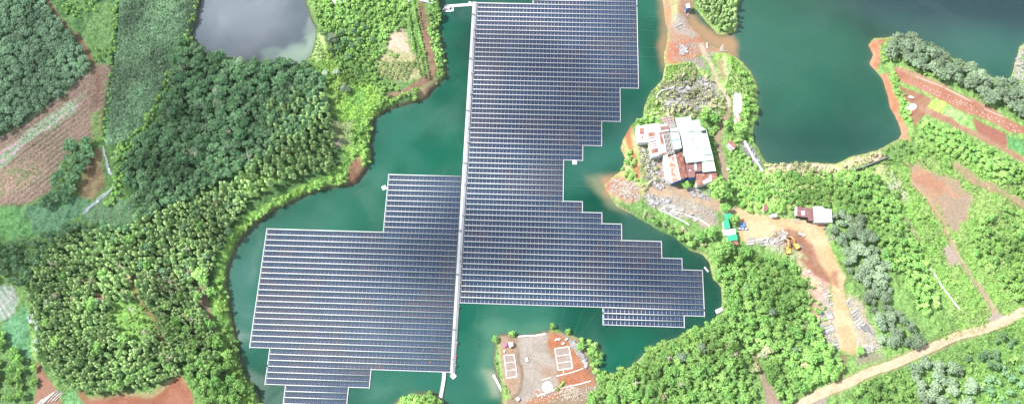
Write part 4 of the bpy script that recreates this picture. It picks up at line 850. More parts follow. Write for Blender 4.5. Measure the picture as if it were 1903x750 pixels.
scatter('shrub', 'shrub', [(1680,300),(1960,380),(1960,560),(1860,590),(1800,620),(1730,640),(1740,560),(1680,400)], 6.0, .4, 1.0, 'low green shrub on the grassy slope above the dirt road', 'shrubs on the grassy slope above the road', z=3.5, skip=.3, bare_ok=.9, patch=(25,.45))
scatter('grey_tree', 'grey', [(1675,672),(1720,668),(1800,690),(1830,765),(1690,765),(1700,720)], 6.2, .62, .95, 'grey green tree in the cluster below the dirt road', 'grey green trees below the dirt road', skip=.15)
scatter('broad_tree', 'broad', [(1560,765),(1590,720),(1625,705),(1680,700),(1700,765)], 5.6, .55, .95, 'green tree below the dirt road near the bottom edge', 'green trees below the dirt road', skip=.3)
scatter('hedge_tree', 'dark', [(1780,660),(1860,610),(1900,640),(1900,765),(1840,765),(1820,700)], 5.8, .5, .8, 'dark bushy tree in the thicket at the lower right corner', 'trees in the lower right corner', skip=.15)
scatter('shrub', 'shrub', [(1560,765),(1600,705),(1700,670),(1800,632),(1960,560),(1960,765)], 4.6, .5, 1.2, 'low green shrub in the meadow below the dirt road', 'shrubs in the meadow below the road', z=3.5, skip=.25, patch=(20,.42))
scatter('shrub', 'shrub', [(1425,460),(1480,480),(1530,560),(1545,640),(1530,640),(1500,570),(1470,500)], 3.6, .6, 1.2, 'green shrub between woodland and the left side of the sand track', 'shrubs left of the sand track', z=3.5, skip=.4, bare_ok=1)
# islet and point
IL = [(1027,604,.55),(1055,614,.6),(1060,620,.45),(947,619,.55),(953,621,.5),(943,621,.5)]
scatter('islet_tree', 'broad', z9([(770,165),(850,175),(1000,200),(1040,300),(1010,440),(960,500),(920,430),(880,330),(840,270)]), 4.4, .5, .85, 'green tree on the east shore of the bare islet', 'trees on the east shore of the islet', z=4, sdmin=.2, bare_ok=1)
scatter('shrub', 'shrub', z9([(960,440),(1020,440),(1000,560),(1100,520),(1080,640),(900,740),(880,700),(980,600)]), 3.6, .7, 1.3, 'bright shrub where the islet joins the woodland', 'shrubs joining islet and woodland', z=4, sdmin=.2, bare_ok=1)
scatter('limeshrub', 'limeshrub', z9([(640,560),(690,545),(680,600),(640,655),(620,600)]), 2.4, .5, .9, 'lime shrub in the narrow row beside the white gravel heap', 'shrubs beside the white gravel heap', z=3.5, bare_ok=1)
scatter('limeshrub', 'limeshrub', z9([(85,200),(120,150),(130,290),(125,420),(160,560),(240,660),(250,720),(190,690),(110,520),(85,400)]), 2.6, .4, .75, 'small lime shrub on the west shore of the bare islet', 'shrubs on the west shore of the islet', z=3, sdmin=.2, bare_ok=1)
for (px, py, s, lb) in IL and ((1027,604,.6,'leafy bush at the north tip of the bare islet'),(1056,614,.6,'leafy bush above the red soil on the north east of the islet'),(951,620,.65,'lime bush on the north west edge of the islet'),(921,630,.7,'grey green bush on the north west corner of the islet'),(922,673,.35,'small dark round bush on the west shore of the islet')):
    one('islet_bush', 'broad', px, py, s, lb, None, 3)
scatter('point_tree', 'limeshrub', [(738,745),(770,728),(810,730),(826,750),(826,765),(735,765)], 3.4, 1.2, 1.8, 'yellow green tree on the small point at the bottom of the lake', 'trees on the small point at the bottom', z=4, sdmin=.2, bare_ok=1)
scatter('scrub_bush', 'limeshrub', [(212,560),(262,562),(296,600),(276,634),(236,630),(206,600)], 2.6, .4, .8, 'low lime shrub in the yellow green clearing of the left wood', 'lime shrubs in the clearing of the left wood', z=3.5, bare_ok=1, skip=.2)
one('shore_bush', 'broad', 464, 723, .85, 'round dark bush overhanging the lower left bank', z=4)

# family -> countable kind (300 nearest as things, rest merged)
LOOK = {'soft': 'soft', 'plantation': 'plantation', 'dark': 'dark', 'broad': 'broad', 'grey': 'grey', 'shrub': 'shrub', 'limeshrub': 'shrub', 'dryshrub': 'shrub', 'bush': 'bush', 'palm': 'palm'}
CAP = {'soft': 300, 'plantation': 300, 'dark': 300, 'broad': 300, 'grey': 300, 'shrub': 300, 'bush': 300, 'palm': 9}
SIZE = {'soft': 3.2, 'plantation': 1.9, 'dark': 3.4, 'broad': 3.3, 'grey': 4.4, 'shrub': 1.7, 'limeshrub': 1.8, 'dryshrub': 1.8, 'bush': 1, 'palm': 3}
byk = {}
for fam, L in RECS.items():
    for r_ in L: byk.setdefault(LOOK[r_[3]], []).append((fam, r_))
STUFFN = {'soft': 'pale_wood', 'plantation': 'plantation_wood', 'dark': 'dark_forest', 'broad': 'green_woodland', 'grey': 'grey_green_grove', 'shrub': 'scrub', 'bush': 'crop'}
TNAME = {'soft': 'woodland_tree', 'plantation': 'plantation_tree', 'dark': 'forest_tree', 'broad': 'broadleaf_tree', 'grey': 'grey_green_tree', 'shrub': 'shrub', 'limeshrub': 'lime_shrub', 'dryshrub': 'dry_shrub', 'bush': 'crop_bush', 'palm': 'palm_tree'}
TCAT = {'soft': 'tree', 'plantation': 'tree', 'dark': 'tree', 'broad': 'tree', 'grey': 'tree', 'shrub': 'shrub', 'limeshrub': 'shrub', 'dryshrub': 'shrub', 'bush': 'bush', 'palm': 'palm tree'}
nthings = 0
for key, L in byk.items():
    sc_ = []
    for fam, r_ in L:
        z = hat(r_[0], r_[1]); px, py, d = PX(r_[0], r_[1], z + 3); vis = (-6 < px < 1909) and (-6 < py < 758)
        sc_.append((-(r_[2] * SIZE[r_[3]] / d) + (0 if vis else 100) - (50 if r_[5] is None else 0), fam, r_, z, vis))
    sc_.sort(key=lambda t: t[0])
    things = [s for s in sc_ if s[4]][:CAP[key]]; ids = set(id(s[2]) for s in things)
    rest = [s for s in sc_ if id(s[2]) not in ids]
    for _, fam, r_, z, vis in things:
        kl, mt_ = KINDS[r_[3]]; me, tm, lo = random.choice(kl)
        nm = {'orchard_bush': 'orchard_bush', 'crop_bush': 'crop_bush'}.get(fam, TNAME[r_[3]])
        o = empty(nm, (r_[0], r_[1], z), random.uniform(0, 6.28)); o.scale = (r_[2], r_[2], r_[2] * random.uniform(.9, 1.1))
        cat = 'bush' if 'bush' in fam else ('tree' if fam in ('lime_tree', 'point_tree') else TCAT[r_[3]])
        tag(o, r_[4], cat, r_[5])
        link(bpy.data.objects.new('crown', me), o); link(bpy.data.objects.new('trunk', tm), o); nthings += 1
    bymat = {}
    for s in rest: bymat.setdefault(KINDS[s[2][3]][1], []).append(s)
    for mname, rr in bymat.items():
        VV = []; FF = []; TT = []; n = 0
        for _, fam, r_, z, vis in rr:
            if cell(SD, r_[0], r_[1]) < .2: continue
            V, F, T = random.choice(KINDS[r_[3]][0])[2]; a = random.uniform(0, 6.28); c, s = math.cos(a) * r_[2], math.sin(a) * r_[2]
            W = np.stack([V[:, 0]*c - V[:, 1]*s + r_[0], V[:, 0]*s + V[:, 1]*c + r_[1], V[:, 2]*r_[2]*random.uniform(.85, 1.15) + z - .15], -1)
            VV.append(W.astype(np.float32)); FF.append(F + n); TT.append(np.clip(T + random.uniform(0, .5), 0, 1)); n += len(V)
        if not VV: continue
        me = npmesh(STUFFN[key], np.concatenate(VV), np.concatenate(FF), LEAF[mname], {'tint': ('POINT', t4(np.concatenate(TT)))})
        o = link(bpy.data.objects.new({'lime': 'lime_scrub', 'dry': 'dry_scrub'}.get(mname, STUFFN[key]) if key == 'shrub' else STUFFN[key], me)); tag(o, kind='stuff')
print('TREES', nthings, {k: len(v) for k, v in byk.items()})
# rough grass and cane: fine upright tufts
def tufts(name, pts, n, h, w, mname, z=3.5, bare_max=1.1):
    P = GP(pts, z); Aq = np.array(P); x0, y0 = Aq.min(0); x1, y1 = Aq.max(0)
    X = RNG.uniform(x0, x1, n * 3); Y = RNG.uniform(y0, y1, n * 3); d = sdist(X, Y, P); k = d < 0; X = X[k][:n]; Y = Y[k][:n]
    Zs = np.array([hat(a, b) for a, b in zip(X, Y)]); bb = np.array([cell(BARE, a, b) for a, b in zip(X, Y)]); sd = np.array([cell(SD, a, b) for a, b in zip(X, Y)])
    ok = (bb < bare_max) & (sd > .8); X = X[ok]; Y = Y[ok]; Zs = Zs[ok]; m = len(X)
    a = RNG.uniform(0, 6.28, m); hh = h * RNG.uniform(.5, 1.2, m); ww = w * RNG.uniform(.6, 1.3, m); le = RNG.normal(0, .35, (m, 2)) * hh[:, None]
    dx = np.cos(a) * ww; dy = np.sin(a) * ww
    V = np.stack([np.stack([X-dx, Y-dy, Zs-.1], -1), np.stack([X+dx, Y+dy, Zs-.1], -1), np.stack([X+dx*.5+le[:, 0], Y+dy*.5+le[:, 1], Zs+hh], -1), np.stack([X-dx*.6+le[:, 0], Y-dy*.6+le[:, 1], Zs+hh*.9], -1)], 1).reshape(-1, 3)
    F = np.arange(m * 4).reshape(-1, 4); T = np.repeat(RNG.rand(m), 4)
    o = link(bpy.data.objects.new(name, npmesh(name, V, F, LEAF[mname], {'tint': ('POINT', t4(T))}))); tag(o, kind='stuff')
tufts('cane', [(227,-30),(370,-30),(360,40),(340,90),(305,165),(275,238),(232,268),(200,270),(207,180),(222,80)], 26000, 1.5, .75, 'cane')
tufts('crop_residue', FLD, 3000, .45, .5, 'dry')
tufts('rough_grass', [(1640,300),(1740,262),(1930,370),(1930,560),(1855,590),(1830,612),(1740,640),(1755,560),(1700,450),(1655,340)], 16000, .7, .35, 'lime', bare_max=.95)
tufts('rough_grass', [(1190,205),(1235,120),(1290,115),(1345,190),(1362,100),(1400,140),(1400,215),(1360,235),(1352,215),(1240,215)], 9000, .8, .35, 'lime', bare_max=.9)
tufts('rough_grass', [(590,60),(610,110),(640,150),(700,150),(740,190),(690,245),(690,300),(640,340),(500,390),(430,470),(424,600),(480,760),(440,760),(400,560),(430,440),(560,350),(645,300),(620,190),(575,115)], 14000, .8, .4, 'lime', bare_max=.95)
tufts('meadow_grass', [(1560,765),(1620,705),(1800,635),(1930,570),(1930,765)], 9000, .7, .35, 'broad')

# ------------------------------------------------------------------ buildings
def prism_part(name, pts, z0, z1, m, parent, L, zf=None, zp=None):
    P = [(x - L[0], y - L[1]) for x, y in GP(pts, zp if zp is not None else z1)]
    b = MB(); b.prism(P, z0 - L[2], z1 - L[2], (lambda x, y: zf(x, y)) if zf else None)
    return b.build(name, MT[m], parent)
def shrink(pts, k):
    cx = sum(p[0] for p in pts) / len(pts); cy = sum(p[1] for p in pts) / len(pts); return [(cx + (x-cx)*k, cy + (y-cy)*k) for x, y in pts]
zb = lambda p: Zm(p, 4.686, 1150, 200)
gx, gy = G(1255, 280, 3); gz = hat(gx, gy); FB = empty('factory', (gx, gy, 0)); FL = (gx, gy, 0)
tag(FB, 'large derelict factory with pale green, white and rusty red roofs on the neck', 'factory')
def section(pts, h, m, wallm='wall', th=.18, zf=None, rafters=False):
    P = zb(pts); zt = 3 + h
    prism_part('wall', shrink(P, .95), .5, zt - .25, wallm, FB, FL, None, zt)
    if m: return prism_part('roof', P, zt - th, zt, m, FB, FL, zf, zt)
section([(150,160),(235,150),(258,298),(165,305)], 4.6, 'wroof')
section([(235,150),(350,132),(388,235),(415,400),(285,430),(262,300),(252,290)], 5.4, 'wroof')
section([(490,90),(625,78),(635,110),(705,105),(712,160),(762,190),(828,455),(590,480),(545,250)], 7.2, 'groof')
section([(445,182),(515,172),(548,350),(480,365)], 5.8, 'croof')
section([(580,484),(720,463),(728,553),(664,560),(664,602),(605,610)], 5.2, 'darkred', 'blue')
section([(724,462),(826,458),(846,550),(732,560)], 6.2, 'cream', 'blue')
section([(668,575),(852,562),(866,622),(680,682)], 4.2, 'rust')
section([(358,140),(432,150),(440,205),(372,222)], 6.0, 'darkred')
section([(385,405),(420,395),(440,470),(460,655),(420,630),(400,520)], 4.6, 'wroof')
# gabled rusty hall: two slopes and a ridge cap
gp = [zb([p])[0] for p in ((420,432),(548,385),(602,602),(462,655))]
zt = 3 + 5.6; rgA = ((gp[0][0]+gp[1][0])/2, (gp[0][1]+gp[1][1])/2); rgB = ((gp[2][0]+gp[3][0])/2, (gp[2][1]+gp[3][1])/2)
q = [G(*p, zt) for p in gp]; ra = G(*rgA, zt + 1.5); rb = G(*rgB, zt + 1.5)
lc = lambda p, z: (p[0]-gx, p[1]-gy, z)
prism_part('wall', shrink(gp, .94), .5, zt - .1, 'blue', FB, FL, None, zt)
for (e1, e2, mm) in ((q[0], q[3], 'rustlight'), (q[1], q[2], 'rust')):
    b = MB(); b.v = [lc(e1, zt), lc(e2, zt), lc(rb, zt+1.5), lc(ra, zt+1.5), lc(e1, zt-.15), lc(e2, zt-.15), lc(rb, zt+1.35), lc(ra, zt+1.35)]
    b.f = [(0,1,2,3),(7,6,5,4),(0,4,5,1),(1,5,6,2),(2,6,7,3),(3,7,4,0)]; b.build('roof', MT[mm], FB)
MB().bar(lc(ra, zt+1.6), lc(rb, zt+1.6), .9, .12).build('ridge_cap', MT['whitepaint'], FB)
for e1, e2 in ((q[0], q[3]),): MB().bar(lc(e1, zt+.08), lc(e2, zt+.08), .8, .1).build('gutter', MT['whitepaint'], FB)
# open rafters
def rafters(pts, h, n, cover=None):
    P = zb(pts); zt = 3 + h; c = [G(*p, zt) for p in P]
    prism_part('floor', shrink(P, .97), .5, 3.6, 'dark', FB, FL, None, 3.6)
    b = MB(); b2 = MB()
    for i in range(n + 1):
        t = i / n; a = (c[0][0]*(1-t)+c[1][0]*t, c[0][1]*(1-t)+c[1][1]*t); d = (c[3][0]*(1-t)+c[2][0]*t, c[3][1]*(1-t)+c[2][1]*t)
        b.bar(lc(a, zt), lc(d, zt), .28, .35)
        if cover and i < n and i % 2 == 0:
            t2 = (i + .8) / n; a2 = (c[0][0]*(1-t2)+c[1][0]*t2, c[0][1]*(1-t2)+c[1][1]*t2); d2 = (c[3][0]*(1-t2)+c[2][0]*t2, c[3][1]*(1-t2)+c[2][1]*t2)
            b2.prism([(p[0]-gx, p[1]-gy) for p in (a, a2, tuple(a2[k]*.45+d2[k]*.55 for k in (0,1)), tuple(a[k]*.45+d[k]*.55 for k in (0,1)))], zt + .2, zt + .26)
    for i in range(5):
        t = (i + .5) / 5; a = (c[0][0]*(1-t)+c[3][0]*t, c[0][1]*(1-t)+c[3][1]*t); d = (c[1][0]*(1-t)+c[2][0]*t, c[1][1]*(1-t)+c[2][1]*t)
        b.bar(lc(a, zt+.2), lc(d, zt+.2), .22, .2)
    b.build('rafter_frame', MT['steel'], FB)
    if cover: b2.build('roof_strip', MT[cover], FB)
rafters([(385,222),(443,212),(485,400),(425,415)], 6.3, 5)
rafters([(350,90),(470,70),(492,170),(440,180),], 5.6, 7, 'rust')
# loose rusty sheets and holes laid over roofs
def sheets(L, h, m, nm):
    for pts in L:
        prism_part(nm, zb(pts), 3 + h + .03, 3 + h + .09, m, FB, FL, None, 3 + h)
sheets([[(255,218),(312,210),(316,248),(260,252)], [(268,318),(328,310),(330,318),(270,326)], [(270,292),(324,284),(326,294),(272,302)], [(272,335),(332,327),(334,335),(274,343)], [(280,360),(340,350),(346,388),(286,400)], [(350,216),(372,214),(394,318),(368,320)], [(260,262),(318,254),(319,261),(261,269)], [(348,405),(410,385),(412,398),(350,420)]], 5.4, 'rust', 'rusty_sheet')
sheets([[(178,180),(218,174),(222,230),(186,232)], [(196,245),(210,243),(212,272),(200,274)]], 4.6, 'rust', 'rusty_sheet')
sheets([[(362,148),(420,140),(424,158),(366,166)], [(372,200),(436,190),(438,202),(376,212)]], 6.0, 'wroof', 'white_sheet')
sheets([[(608,205),(660,203),(660,210),(608,212)], [(640,276),(650,276),(650,284),(640,284)], [(705,208),(758,190),(762,225),(728,222)], [(732,412),(808,408),(808,414),(732,418)], [(672,350),(680,350),(680,358),(672,358)]], 7.2, 'dark', 'roof_hole')
sheets([[(450,210),(520,205),(520,212),(450,218)], [(452,282),(528,278),(528,284),(452,289)]], 5.8, 'dark', 'roof_hole')
sheets([[(655,478),(675,478),(680,540),(660,545)], [(610,540),(622,538),(624,552),(612,554)]], 5.2, 'wroof', 'white_sheet')
sheets([[(725,640),(790,610),(790,585),(812,590),(808,640),(740,665)]], 4.2, 'wroof', 'white_sheet')

def hut(name, label, pts, h, m, wallm='wall', zoff=.2, ridge=False, cat='hut', extra=None):
    z = 3 + h; cx, cy = G(*(sum(p[0] for p in pts)/len(pts), sum(p[1] for p in pts)/len(pts)), z); o = empty(name, (cx, cy, 0)); tag(o, label, cat); L = (cx, cy, 0)
    prism_part('wall', shrink(pts, .92), 1.0, z - .2, wallm, o, L, None, z)
    if ridge and len(pts) == 4:
        c = [G(*p, z) for p in pts]; ra = ((c[0][0]+c[1][0])/2, (c[0][1]+c[1][1])/2); rb = ((c[2][0]+c[3][0])/2, (c[2][1]+c[3][1])/2); k = lambda p, zz: (p[0]-cx, p[1]-cy, zz)
        for e1, e2 in ((c[0], c[3]), (c[1], c[2])):
            b = MB(); b.v = [k(e1, z), k(e2, z), k(rb, z+.9), k(ra, z+.9), k(e1, z-.12), k(e2, z-.12), k(rb, z+.78), k(ra, z+.78)]; b.f = [(0,1,2,3),(7,6,5,4),(0,4,5,1),(1,5,6,2),(2,6,7,3),(3,7,4,0)]; b.build('roof', MT[m], o)
    else: prism_part('roof', pts, z - .15, z, m, o, L, None, z)
    for (pp, zz, mm, nm) in (extra or []): prism_part(nm, pp, zz - .1 + (0 if zz > z else 0), zz, mm, o, L, None, zz)
    return o
zy = lambda p: Zm(p, 5.77, 1300, 350)
hut('rusty_house', 'low house with dark red rusted roof attached left of a white roofed house', zy([(1035,192),(1222,212),(1222,345),(1170,348),(1165,312),(1040,295)]), 3.0, 'darkred', 'dark', cat='house', extra=[(zy([(1088,240),(1130,240),(1130,285),(1095,285)]), 6.08, 'wroof', 'white_sheet'), (zy([(1020,205),(1045,192),(1048,290),(1022,290)]), 6.06, 'wroof', 'white_sheet')])
hut('white_house', 'house with bright white sheet roof at the head of the sand track', zy([(1216,192),(1310,190),(1335,212),(1415,226),(1425,365),(1228,360)]), 3.6, 'wroof', 'wall', cat='house')
hut('green_shed', 'long shed with bright green and white roof beside the sandy yard', zy([(255,345),(310,325),(330,425),(265,432)]), 3.2, 'green', 'wall', cat='shed', extra=[(zy([(262,270),(335,262),(342,318),(275,330)]), 6.0, 'green', 'roof'), (zy([(240,440),(385,430),(392,485),(300,505),(260,500)]), 6.1, 'wroof', 'roof')])
hut('green_gable_shed', 'short shed with green gabled roof at the lower end of the long shed', zy([(298,505),(400,488),(410,550),(302,566)]), 3.0, 'green', 'wall', cat='shed', extra=[(zy([(275,570),(408,560),(425,600),(290,610)]), 5.2, 'rust', 'lean_to')])
hut('rust_hut', 'tiny rusted hut in the scrub above the sandy yard', zy([(690,165),(725,165),(730,235),(688,230)]), 2.6, 'rust')
hut('white_hut', 'tiny white roofed hut at the upper rim of the sandy yard', zy([(765,275),(830,265),(835,300),(775,305)]), 2.2, 'wroof')
hut('striped_hut', 'small hut with red and white striped roof beside the brown path', [(1350,266),(1358,259),(1370,271),(1362,279)], 2.8, 'rust', extra=[([(1352,268),(1354,266),(1365,276),(1363,278)], 5.9, 'wroof', 'roof_strip')])
hut('shore_shed', 'small brown shed at the foot of the white concrete pad', [(1366,218),(1374,214),(1377,224),(1369,228)], 2.8, 'rustlight')
hut('islet_hut', 'small pale hut on the north west corner of the bare islet', z9([(205,215),(245,208),(255,240),(222,258)]), 2.4, 'wroof', cat='hut')
hut('north_house', 'white roofed house half hidden in trees at the top of the promontory', [(612,-6),(640,-6),(640,5),(622,7)], 3, 'wroof', cat='house')
hut('north_shed', 'grey roofed shed at the top end of the curved dirt track', [(776,-8),(805,-4),(803,7),(780,1)], 3, 'wroof', cat='shed')
hut('site_cabin', 'blue and white cabin among trees on the muddy spit', [(1274,8),(1281,6),(1283,14),(1276,16)], 2.6, 'wroof', 'blue', cat='cabin')
hut('wood_cabin', 'small pale cabin under trees beside the upper orchard rows', [(752,-2),(760,-3),(761,4),(753,5)], 2.4, 'cream', cat='cabin')

# ------------------------------------------------------------------ excavators
def excavator(px, py, rz, boomrz, label):
    p = G(px, py, 3.4); o = empty('excavator', (p[0], p[1], hat(*p)), rz); tag(o, label, 'excavator', 'yellow excavators in the yard')
    for s in (-1, 1):
        t = MB(); t.box(0, s*1.15, .5, 3.6, .6, .7); t.tube((1.8, s*.85, .5), (1.8, s*1.45, .5), .42, None, 12); t.tube((-1.8, s*.85, .5), (-1.8, s*1.45, .5), .42, None, 12); t.build('track', MT['rubber'], o)
    MB().box(-.2, 0, .8, 2.2, 1.7, .4).build('undercarriage', MT['steel'], o)
    b = MB(); b.box(-.7, 0, 1.55, 3.0, 2.7, 1.1); b.box(-1.7, 0, 2.2, 1.0, 2.4, .35); b.build('body', MT['yellow'], o)
    c = MB().box(.75, .85, 2.15, 1.5, 1.0, 1.5).build('cab', MT['yellow'], o); MB().box(.8, .85, 2.35, 1.56, 1.04, .8).build('window', MT['glass'], c)
    bm = MB(); bm.bar((.6, -.2, 1.8), (3.4, -.2, 4.4), .5, .6); bm.bar((3.4, -.2, 4.4), (5.6, -.2, 4.2), .45, .5); bm.build('boom', MT['yellow'], o)
    MB().bar((5.6, -.2, 4.4), (6.6, -.2, 1.4), .4, .45).build('arm', MT['yellow'], o)
    MB().bar((1.6, -.2, 1.9), (3.6, -.2, 3.9), .2, .2).build('cylinder', MT['steel'], o)
    k = MB(); k.box(6.4, -.2, .9, 1.1, 1.2, .8, 0, .1); k.box(6.0, -.2, .45, .7, 1.1, .3); k.build('bucket', MT['rubber'], o)
    return o
excavator(1465, 464, 1.65, 0, 'yellow excavator with raised arm, left one of two in the yard')
excavator(1479, 456, 2.15, 0, 'yellow excavator slewed towards the slab heap, right one of two in the yard')

# ------------------------------------------------------------------ stones, slabs and small things
BL = []
for i in range(7):
    b = MB(); b.box(0, 0, .35, 1.6, 1.0, .8, 0, .28, .06); me = bpy.data.meshes.new('stone_block'); me.from_pydata(b.v, [], b.f); me.materials.append(MT['stone']); BL.append(me)
def blocks(pts, n, smin, smax, label, group, ang=None, elong=1.0, name='stone_block', cat='stone block', stack=0):
    P = GP(pts, 3.3); Aq = np.array(P); x0, y0 = Aq.min(0); x1, y1 = Aq.max(0); k = 0; t = 0
    while k < n and t < n * 30:
        t += 1; x = random.uniform(x0, x1); y = random.uniform(y0, y1)
        if not inpoly(x, y, P): continue
        o = link(bpy.data.objects.new(name, random.choice(BL))); s = random.uniform(smin, smax)
        o.location = (x, y, hat(x, y) + random.uniform(-.1, .1) + (random.random() * stack)); o.rotation_euler = (random.uniform(-.12,.12), random.uniform(-.12,.12), (ang + random.uniform(-.3,.3)) if ang is not None else random.uniform(0, 3.14))
        o.scale = (s * elong, s, s); tag(o, label, cat, group); k += 1
blocks([(1194,266),(1206,262),(1222,272),(1225,300),(1240,335),(1238,350),(1215,350),(1200,320),(1192,290)], 70, .7, 1.3, 'rough grey stone block in the rubble field west of the factory', 'stone blocks west of the factory')
blocks([(1232,168),(1250,160),(1275,150),(1286,158),(1284,172),(1240,176)], 36, .8, 1.5, 'grey stone block in the upper row of the yard north of the factory', 'stone blocks in the upper yard row', .2, 1.4)
blocks([(1233,184),(1280,184),(1280,196),(1233,196)], 30, .8, 1.4, 'grey stone block in the lower row of the yard north of the factory', 'stone blocks in the lower yard row', .0, 1.6)
blocks([(1298,140),(1312,142),(1325,165),(1320,172),(1308,165)], 26, .7, 1.3, 'grey stone block in the curved heap left of the concrete track', 'stone blocks in the curved heap')
blocks([(1302,192),(1325,190),(1336,204),(1332,212),(1306,210)], 20, .8, 1.4, 'grey stone block in the ring of stones above the factory tree', 'stone blocks in the ring', .1, 1.4)
blocks([(1200,362),(1225,364),(1250,370),(1262,392),(1250,396),(1228,384),(1203,376)], 40, .8, 1.5, 'pale stone block in the long heap below the sandy path', 'stone blocks below the sandy path')
blocks([(1285,345),(1300,352),(1312,362),(1310,368),(1288,360),(1280,352)], 26, .6, 1.1, 'dark edged stone block beside the big round tree', 'stone blocks beside the big round tree')
blocks([(1384,268),(1392,268),(1415,300),(1410,308),(1390,285)], 28, .6, 1.2, 'grey rock in the heap against the white quarry wall', 'rocks against the white quarry wall', name='rock', cat='rock')
blocks([(1262,84),(1276,84),(1277,100),(1264,100)], 16, .6, 1.3, 'white stone offcut in the pile on the red neck', 'stone offcuts on the red neck', None, 1.8)
blocks([(1258,40),(1268,42),(1264,54),(1254,50)], 8, .6, 1.0, 'white rock in the small heap beside the grey patch of the neck', 'white rocks beside the grey patch', name='rock', cat='rock')
# flat sawn slabs
sl = MB(); sl.box(0, 0, .3, 4.4, 1.3, .6, 0, .03); SLM = bpy.data.meshes.new('stone_slab'); SLM.from_pydata(sl.v, [], sl.f); SLM.materials.append(MT['slab'])
sd_ = bpy.data.meshes.new('stone_slab'); sd_.from_pydata(sl.v, [], sl.f); sd_.materials.append(MT['darkstone'])
def slab(px, py, rz, L=1, W=1, label='', group=None, m=None, z=3.0, name='stone_slab', zoff=0):
    p = G(px, py, z + .3); o = link(bpy.data.objects.new(name, m or SLM)); o.location = (p[0], p[1], hat(*p) - .05 + zoff); o.rotation_euler = (0, 0, rz); o.scale = (L, W, 1); tag(o, label, 'stone slab', group)
zs = lambda x, y: Zm([(x, y)], 3.95, 1480, 480)[0]
g1 = 'long white slab in the ladder of slabs right of the sand track'
for (x, y) in ((425,385),(435,405),(445,430),(455,452),(468,472),(482,492)): slab(*zs(x, y), .55, 1.1, .85, g1, 'slab ladder right of the sand track')
for (x, y) in ((490,510),(508,500),(522,490),(545,530),(558,545)): slab(*zs(x, y), -.9, .9, .8, 'dark grey slab below the ladder of white slabs', 'dark slabs right of the sand track', sd_)
for (x, y, L_) in ((195,490,.7),(230,505,1.5),(240,522,1.5),(215,540,1.0)): slab(*zs(x, y), .25, L_, .9, 'long white slab jutting from the woodland left of the sand track', 'long slabs left of the sand track')
for (x, y) in ((240,400),(245,415),(250,432)): slab(*zs(x, y), .1, .8, 1, 'white slab of the short stack left of the sand track', 'short slab stack left of the sand track')
for (x, y, a) in ((245,570,.9),(262,590,-.6),(280,610,.5),(290,630,.1),(300,650,.2),(268,640,1.2)): slab(*zs(x, y), a, .7, .7, 'small white slab in the lower heap left of the sand track', 'lower slab heap left of the sand track')
for (x, y, a) in ((455,630,1.5),(500,640,.2),(520,655,1.4),(535,670,1.4),(552,660,1.4),(560,640,1.5),(525,640,.1)): slab(*zs(x, y), a, .8, .8, 'white slab in the scattered heap at the foot of the sand track', 'slab heap at the foot of the sand track')
for (x, y, a) in ((385,300,.4),(398,318,-.5),(410,335,.9),(395,340,.1),(375,322,1.2)): slab(*zs(x, y), a, .6, .7, 'broken pale slab above the slab ladder', 'broken slabs above the ladder')
for (x, y, a) in ((200,205,-1),(215,230,-.9),(232,250,.4),(222,290,1.3),(238,305,1.2),(262,330,.3),(255,268,.2)): slab(*zs(x, y), a, .7, .7, 'white slab in the upper heap left of the sand track', 'upper slab heap left of the sand track')
slab(*zs(72, 266), .1, .8, 2.2, 'square white slab at the woodland edge left of the sand track'); slab(*zs(95, 92), .3, .5, 1.2, 'small pale slab on the brown slope below the excavators')
for (px, py, a, L_) in ((1396,443,.1,.9),(1396,447,.1,1),(1394,452,.1,1.1),(1411,445,0,1),(1412,449,0,1.1),(1420,443,.4,1),(1422,448,.1,1),(1428,450,.1,.9),(1427,444,1.2,.8),(1435,449,1.5,.8),(1426,453,.1,.6)): slab(px, py, a, L_, .9, 'white stone slab in the row of stacks along the lower yard edge', 'slab stacks along the lower yard edge')
for (px, py, a, L_) in ((1441,447,.5,1.2),(1445,442,.6,1.3),(1450,438,.6,1.3),(1455,434,.5,1.2),(1459,431,-.6,.9),(1456,441,.6,.9),(1447,447,.4,1),(1446,455,1.5,1.6),(1448,463,1.5,.7)): slab(px, py, a, L_, 1, 'pinkish grey slab in the heap behind the excavators', 'slab heap behind the excavators')
slab(1491, 434, -.5, 1, 1.6, 'grey slab lying between sand and brown soil right of the excavators'); slab(1487, 455, -.9, .9, 1.1, 'dark framed slab right of the excavators', None, sd_)
for k in range(7): slab(1236 + (k % 4) * 9 + random.uniform(-2,2), 378 + (k // 4) * 9 + (k % 4) * 3, -.35, 1.1, 1.5, 'large pale cut block in the rows below the sandy path', 'large cut blocks below the sandy path')
for k in range(9): slab(1240 + (k % 3) * 10, 384 + (k // 3) * 5 + (k % 3) * 2.2, -.4, 1.3, .8, 'long pale cut block stacked below the sandy path', 'long cut blocks below the sandy path')
for k in range(4): slab(1292.5 + k * 2.4, 407 - k * .8, 1.15, .55, .8, 'white slab leaning in a row of four left of the green shed tree', 'row of four slabs above the shore path')
for k in range(3): slab(1342 + k * 3.6, 88 - k*1, 1.45, [.9,1.5,1.3][k], .45, 'white pole like beam standing in the muddy shallows', 'beams in the muddy shallows')
slab(1315, 82, 1.45, .9, .8, 'grey barge like slab at the muddy shore above the concrete track'); slab(1346, 92, -.1, 1.0, .5, 'cross beam joining the beams in the muddy shallows')
for (px, py, a) in ((1275,16,1.2),(1280,22,.9),(1291,28,.7),(1308,40,.3)): slab(px, py, a, .8, .7, 'pale plank on the muddy bank below the spit grove', 'planks on the muddy bank')
